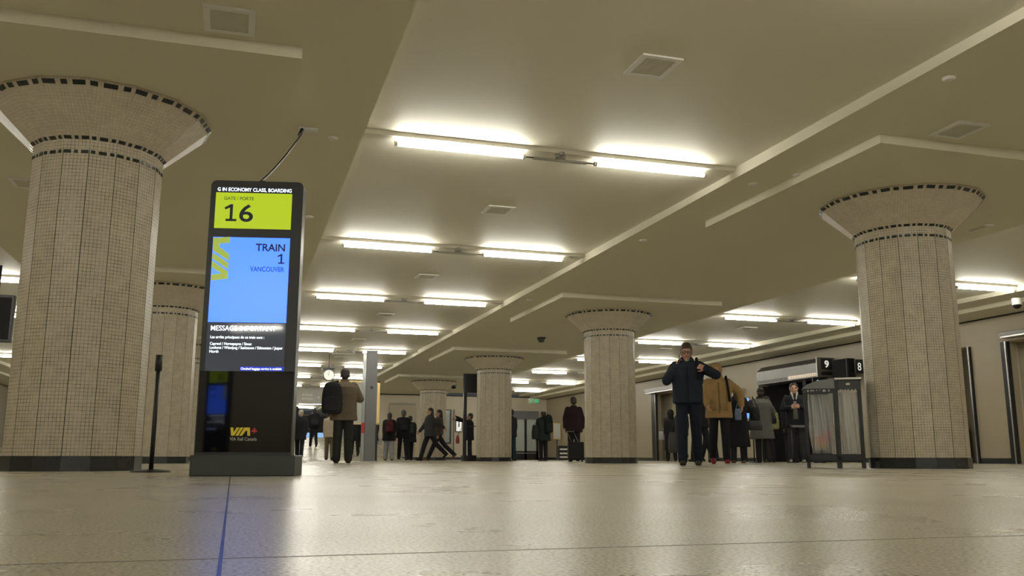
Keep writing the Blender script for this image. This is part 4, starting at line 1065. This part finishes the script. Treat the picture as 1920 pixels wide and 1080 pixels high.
# 5. group of three walking away
p = crowd('person in pale grey trousers with a dark red backpack, left in the group of three', 5.05, 30.9, 1.60, -6, legs=((6, 4, .03), (-6, 4, .03)), coat=BK, hem=.72, pants=(.30, .31, .33), pantw=1.2, hair='long', bulk=1.15)
backpack(p, 'dark red and black backpack of the person in pale trousers', col=(.05, .012, .015), w=.16, h=.22)
p = crowd('tall person in black with a pale cap, middle of the group of three', 5.58, 31.2, 1.70, 0, legs=w1, coat=BK, hem=.78, hair='hat', hairm=cloth((.08, .08, .08)), bulk=1.2)
backpack(p, 'black backpack of the middle person in the group of three', col=(.014, .014, .015), w=.15, h=.22)
p = crowd('shorter person in a dark coat with green pack, right in the group of three', 6.08, 32.6, 1.60, -4, legs=w2, coat=BK2, hem=.70, bulk=1.22); backpack(p, 'dark green backpack of the right person in the group of three', col=(.03, .04, .035), w=.13, h=.2)
# 6. two women striding left to right
p = crowd('woman reaching back with one arm, left of the striding pair', 5.78, 27.7, 1.65, 90+8, legs=((-30, 18), (20, 4)), arms=(((.1, -.8, -.65), (.1, -.75, -.6)), ((.1, .4, -.9), (0, .6, -.7))), coat=(.03, .032, .034), hem=.78, hair='long', bulk=1.05)
p = crowd('woman in grey-brown jacket and tan boots, right of the striding pair', 6.15, 28.1, 1.65, 90, legs=((26, 2), (-34, 14)), coat=(.075, .06, .05), hem=.85, hair='long', shoes=(.16, .09, .045), pants=(.02, .022, .03))
# 7. figures near the end wall
p = crowd('person in black at the dark display frame, arm raised, red bag below', 7.85, 30.8, 1.62, 80, legs=st, arms=(((.0, .9, .1), (0, 1, .1)), ((.1, .9, .2), (0, .9, .5))), coat=BK, hem=.75)
bag(p, 'red and white carrier bag hanging left of the dark display frame', (.0, .42, .72), (.10, .06, .14), (.28, .05, .05), strap=(.0, .3, 1.1))
p = crowd('person in jeans at the right edge of the third right column', 8.62, 28.4, 1.66, 15, legs=((6, 8), (-4, 6)), coat=BK2, hem=.80, pants=(.02, .04, .06))
p = crowd('backpacker in bulky dark coat standing before the end doors', 10.0, 29.2, 1.66, 12, legs=((0, 2, .01), (0, 2, .01)), coat=(.018, .026, .022), hem=.70, bulk=1.25); backpack(p, 'tall dark backpack on the person before the end doors', col=(.012, .016, .014), w=.15, h=.32, d=.11, dz=.36, dx=.09)
bag(p, 'dark shoulder bag at the left side of the backpacker', (-.30, 0, .95), (.13, .09, .24), (.018, .028, .024), strap=(-.14, 0, 1.4))
P9 = person('man in a dark burgundy coat pulling a black suitcase left of the second right column', 8.86, 23.3, 1.74, R(-14), legs=((4, 4), (-6, 8)), coat=(.022, .012, .014), hem=.80, bulk=1.12, pants=(.02, .02, .024), vox=.012, hair='short', arms=(((.22, -.1, -1), (.05, -.15, -1)), ((.22, -.0, -1), (.02, .1, -1))))
sc = attach(P9, 'suitcase', 'black wheeled suitcase trailing behind the burgundy coat', 'suitcase', (-.02, -.55, 0))
obj('case', bx(-.21, .21, -.13, .13, .05, .52, bev=.03), cloth((.012, .013, .014), .5), sc)
b = bmesh.new()
for xx in (-.09, .09): cap(b, (xx, .10, .50), (xx-.10, .36, .80), .007, .007, 8)
cap(b, (-.19, .36, .80), (-.01, .36, .80), .010, .010, 8); obj('pull_handle', b, M['steel'], sc, True)
for xx in (-.17, .17): obj('wheel', cy_((xx-.015, -.08, .035), (xx+.015, -.08, .035), .035, seg=16), M['black'], sc)
for xx in (-.17, .17): obj('wheel', cy_((xx-.015, .08, .035), (xx+.015, .08, .035), .035, seg=16), M['black'], sc)
# 8. by the gates
p = crowd('woman in a long black hooded coat standing near the dark upright', 13.35, 26.4, 1.62, -20, legs=((2, 2, .04), (-2, 2, .04)), coat=BK, hem=.38, hood='up', flare=.5); bag(p, 'pale bag on the left arm of the woman in the long black coat', (-.30, .06, .80), (.09, .06, .14), (.3, .3, .3), strap=(-.24, .0, 1.05))
p = crowd('person with a grey shoulder bag hidden behind the man on the phone', 12.6, 24.2, 1.62, 0, legs=w2, coat=OL, hem=.8); bag(p, 'long grey bag just left of the man on the phone', (-.30, 0, .55), (.14, .1, .3), (.05, .05, .048), strap=(-.2, 0, 1.3))
p = crowd('person in white and black seen between the two walking people', 12.6, 22.6, 1.62, 180, legs=w1, coat=(.3, .28, .26), hem=.82)
p = crowd('dark-legged person seen between the phone man and the tan jacket', 9.6, 17.6, 1.62, 10, legs=((14, 4), (-16, 10)), coat=BK, hem=.8)
P10 = person('person in black robe-like coat and brown boots behind the tan jacket', 10.15, 17.0, 1.62, R(-20), legs=((2, 2, .02), (0, 2, .02)), arms=(((.3, .4, -.8), (-.2, .9, .2)), ((.35, .3, -.8), (.3, .5, .75))), coat=(.011, .012, .014), hem=.36, bulk=1.1, shoes=(.10, .06, .025), vox=.012, hair='long', flare=.7)
bag(P10, 'dark grey handbag right of the person in brown boots', (.36, .05, .78), (.17, .08, .10), (.03, .03, .031), strap=(.30, .1, 1.12))
bag(P10, 'black cloth bag raised at the right of the person in brown boots', (.42, .25, 1.02), (.11, .08, .17), (.011, .011, .012), strap=(.4, .28, 1.4))
bag(P10, 'bright patterned bag at the side of the person in brown boots', (-.02, -.22, 1.0), (.07, .05, .12), (.12, .16, .25))
P11 = person('woman in a knee-length grey coat with fur collar and bun, seen from behind', 11.30, 17.9, 1.66, R(-12), legs=((4, 4), (-6, 8)), arms=(((.85, .25, -.55), (.55, .35, .75)), ((.45, .25, -.85), (-.1, .95, .25))), coat=(.088, .088, .080), hem=.55, bulk=1.15, pants=(.02, .018, .018), vox=.011, hair='bun', scarf=(.03, .025, .02), flare=1.3)
bag(P11, 'black bag held by the woman in the grey coat', (.30, .22, .98), (.12, .09, .11), (.011, .012, .011))
p = crowd('person with a yellow-green bag behind the grey coat', 12.35, 19.3, 1.58, -30, legs=st, coat=BK2, hem=.8); bag(p, 'yellow-green shoulder bag behind the grey coat', (.14, -.22, .98), (.12, .08, .20), (.22, .23, .10))
p = crowd('dark figure standing in the shade of gate nine', 13.2, 19.6, 1.60, 150, legs=st, coat=BK, hem=.75, skin=SKIN_D)
P12 = person('man in white hoodie and dark jacket facing the camera beside the bins', 12.22, 17.95, 1.80, R(180-32), legs=((2, 3, .04), (-4, 6, .04)), arms=(((.3, .3, -.9), (-.7, .8, .1)), ((.3, .2, -.95), (-.7, .8, .1))), coat=(.016, .017, .022), hem=.78, pants=(.03, .03, .032), shoes=(.32, .30, .26), vox=.011, hair='short', skin=SKIN)
b = bmesh.new(); up = P12['up']; F = P12['F']
ell(b, F((0, -.045, .012)), .102, .10, .122)
for sd in (-1, 1): cap(b, F((sd*.055, .035, -.09)), up(.44)+Vector((sd*.03, .165, 0)), .03, .012, 8)
obj('white_hood', b, cloth((.38, .38, .34)), P12['root'], True)
b = bmesh.new(); loft(b, [(up(.0)+Vector((0, .125, 0)), .07, .045), (up(.4)+Vector((0, .125, 0)), .04, .04)], 14); obj('grey_shirt', b, cloth((.14, .14, .13)), P12['root'], True)
# blue lit panel seen between the tan jacket and the bags
root = empty('ticket_screen', (13.6, 22.4, 0), 0, 'bright blue screen glimpsed beside the tan jacket', 'screen')
obj('stand', bx(-.03, .03, -.03, .03, 0, 1.2), M['dark'], root); obj('screen', bx(-.16, .16, -.03, .0, 1.2, 1.75, bev=.01), mat('bright_blue', (.05, .1, .3), .3, emit=(.12, .38, 1), estr=1.3), root)
